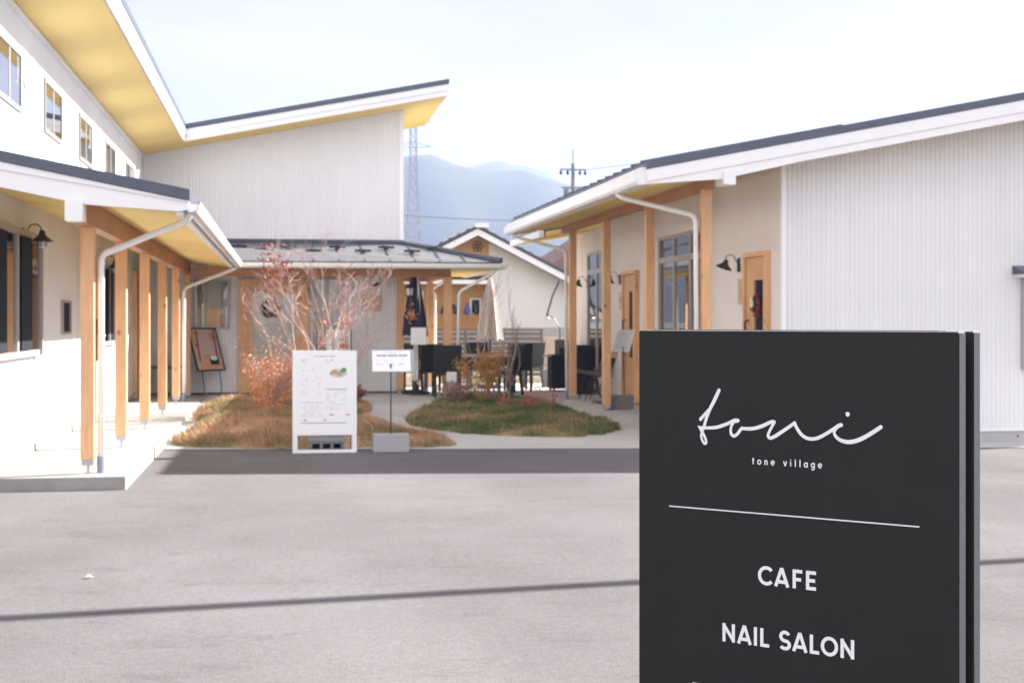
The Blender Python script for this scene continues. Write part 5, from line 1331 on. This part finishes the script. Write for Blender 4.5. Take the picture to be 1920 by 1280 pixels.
def gpot(name, label, x, w_, h, m, cat):
    o = thing(name, label, cat, (x, 48.05, 1.685)); mb = MB(); mb.lathe([(w_ * .35, 0), (w_ * .5, h * .3), (w_ * .45, h * .6), (w_ * .2, h * .8), (w_ * .15, h), (0.001, h)], (0, 0, 0), 12); mb.build('body', M[m], o, smooth=True)
    mb = MB(); mb.lathe([(w_ * .17, h), (w_ * .22, h + .02), (w_ * .15, h + .03)], (0, 0, 0), 10); mb.build('rim', M[m], o)
gpot('vase', 'violet vase on the far lattice rail', 6.2, 0.22, 0.36, 'purple', 'vase')
gpot('vase', 'dark vase on the far lattice rail beside the beige parasol', 6.52, 0.20, 0.44, 'charcoal', 'vase')
ar = thing('garden_arch', 'small dark green arched ornament on the far lattice rail', 'ornament', (5.6, 48.05, 1.685))
mb = MB(); mb.tube([(0.22 * math.cos(a * .2618 * 1.0) , 0, 0.02 + 0.30 * math.sin(a * .2618)) for a in range(13)], 0.09, 6); mb.build('arch', M['green_dark'], ar)
mb = MB(); mb.box(-0.62, -0.42, -0.05, 0.05, 0.0, 0.40); mb.build('hedge_block', M['green_dark'], ar)
ps = thing('porch_post', 'slim white lit pipe post between the cedar posts of the centre porch', 'post', (3.02, 29.9, 0.1))
mb = MB(); mb.tube([(0.17, 0.1, 0.65), (0.17, 0.1, 1.95)], 0.028, 8); mb.tube([(0.17, 0.1, 1.95), (0.10, 0.1, 2.05), (0.4, 0.1, 2.25)], 0.028, 8); mb.tube([(0.17, .1, 0.0), (0.17, .1, 0.65)], 0.02, 8); mb.build('pipe', M['gutter'], ps)
mb = MB(); mb.box(0.10, 0.24, 0.03, 0.17, 0, 0.03); mb.build('foot', M['steel'], ps)
rh = thing('red_roof_house', 'distant house with a muted red roof seen beside the far cedar post', 'house', (13, 62, 0))
mb = MB(); mb.box(-1.6, 5, 0.3, 8, 0, 3.45); mb.build('wall', M['house_cream'], rh)
mb = MB(); mb.prism([(-2.2, 3.35), (1.4, 5.6), (5.4, 3.2), (5.4, 3.05), (-2.2, 3.2)], 'y', 0, 9); mb.build('roof', M['tile_red'], rh)
up = thing('utility_pole', 'distant utility pole with crossarm and transformers above the right eave', 'utility pole', (18.5, 90, 0))
mb = MB(); mb.tube([(0, 0, 0), (0, 0, 11.6)], [0.19, 0.12], 8); mb.tube([(0, 0, 11.5), (0, 0, 12.5)], 0.04, 6); mb.build('pole', M['pole_conc'], up)
mb = MB(); mb.box(-0.85, 0.85, -0.06, 0.06, 11.15, 11.25); mb.box(-0.7, 0.7, -0.06, 0.06, 9.25, 9.35); mb.box(-.75, .75, -.06, .06, 10.0, 10.08); mb.build('crossarm', M['pole_conc'], up)
for x in (-0.8, -0.35, 0.45, 0.8): mb = MB(); mb.lathe([(0.03, 0), (0.08, -0.08), (0.10, -0.22), (0.02, -0.3)], (x, 0, 11.14), 8); mb.build('insulator', M['charcoal'], up)
for x in (-0.45, 0.62): mb = MB(); mb.lathe([(0.001, 0.62), (0.17, 0.6), (0.19, 0.0), (0.001, 0.0)], (x, -0.1, 9.36), 10); mb.build('transformer', M['pole_conc'], up)
py = thing('pylon', 'tall distant steel lattice pylon beside the centre roof overhang', 'pylon', (23.6, 260, 0))
def hw(z): return 2.3 - 0.062 * z if z < 27 else max(0.55, 0.63 - 0.01 * (z - 27))
mb = MB(); z = 0; lv = []
while z < 44: lv.append(z); z += 2.4 if z < 27 else 1.8
for sx in (-1, 1):
    for sy in (-1, 1): mb.tube([(sx * hw(z), sy * hw(z), z) for z in lv], 0.11, 4)
mb.build('leg_frame', M['galv'], py)
mb = MB()
for a, b in zip(lv, lv[1:]):
    for s1 in (-1, 1):
        mb.tube([(-hw(a), s1 * hw(a), a), (hw(b), s1 * hw(b), b)], 0.06, 4); mb.tube([(hw(a), s1 * hw(a), a), (-hw(b), s1 * hw(b), b)], 0.06, 4)
        mb.tube([(s1 * hw(a), -hw(a), a), (s1 * hw(b), hw(b), b)], 0.06, 4)
        mb.tube([(-hw(b), s1 * hw(b), b), (hw(b), s1 * hw(b), b)], 0.05, 4)
mb.build('bracing', M['galv'], py)
for z in (33.0, 37.5, 41.5):
    mb = MB(); mb.tube([(-3.3, 0, z + .3), (0, 0, z + 1.0), (3.3, 0, z + .3)], 0.09, 4); mb.tube([(-3.3, 0, z + .3), (0, 0, z), (3.3, 0, z + .3)], 0.09, 4); mb.build('crossarm', M['galv'], py)
def wire(label, a, b, sag, r, name='power_line'):
    a = Vector(a); b = Vector(b); pts = [a.lerp(b, t / 24) - Vector((0, 0, sag * 4 * (t / 24) * (1 - t / 24))) for t in range(25)]
    mb = MB(); mb.tube(pts, r, 5); return tag(mb.build(name, M['seam']), label, 'cable', 'overhead wires')
for z, l in ((33.3, 'lowest'), (37.8, 'middle'), (41.8, 'highest')):
    wire('%s faint high-voltage wire sagging right from the lattice pylon' % l, (26.9, 260, z), (190, 235, z + 16), 9, 0.015)
wire('dark low wire crossing the blue hill left of the right eave', onY(90, 700, 400), onY(92, 1080, 417), 0.1, 0.022)
wire('thin wire rising right from the utility pole above the long roof', (19.3, 90, 11.2), (70, 70, 22), 1.5, 0.02)
# the overhead bundle whose shadow crosses the asphalt, above the picture
ax_, ay_ = sdir.x / sdir.z, sdir.y / sdir.z
HC = 6.0
def cab(x): return (x + HC * ax_, 7.66 + 0.133 * x + HC * ay_, HC)
mb = MB(); mb.tube([cab(-22), cab(0), cab(22)], 0.08, 8); tag(mb.build('telecom_cable', M['black_metal']), 'thick overhead cable whose shadow crosses the asphalt, out of view above', 'cable')

# ================================================================= HAZE
hzb = MB().box(-2400, 2400, -550, 2300, -1.2, 215).build('haze', bpy.data.materials.new('haze_air'))
tag(hzb, kind='stuff')
m = hzb.data.materials[0]; m.use_nodes = True; t = m.node_tree; t.nodes.clear()
vo = t.nodes.new('ShaderNodeVolumePrincipled'); vo.inputs['Density'].default_value = 0.0005; vo.inputs['Color'].default_value = (0.46, 0.58, 0.97, 1)
vo.inputs['Anisotropy'].default_value = 0.2
om = t.nodes.new('ShaderNodeOutputMaterial'); t.links.new(vo.outputs[0], om.inputs['Volume'])
hzb['label'] = 'pale blue haze in the air'; hzb['category'] = 'haze'
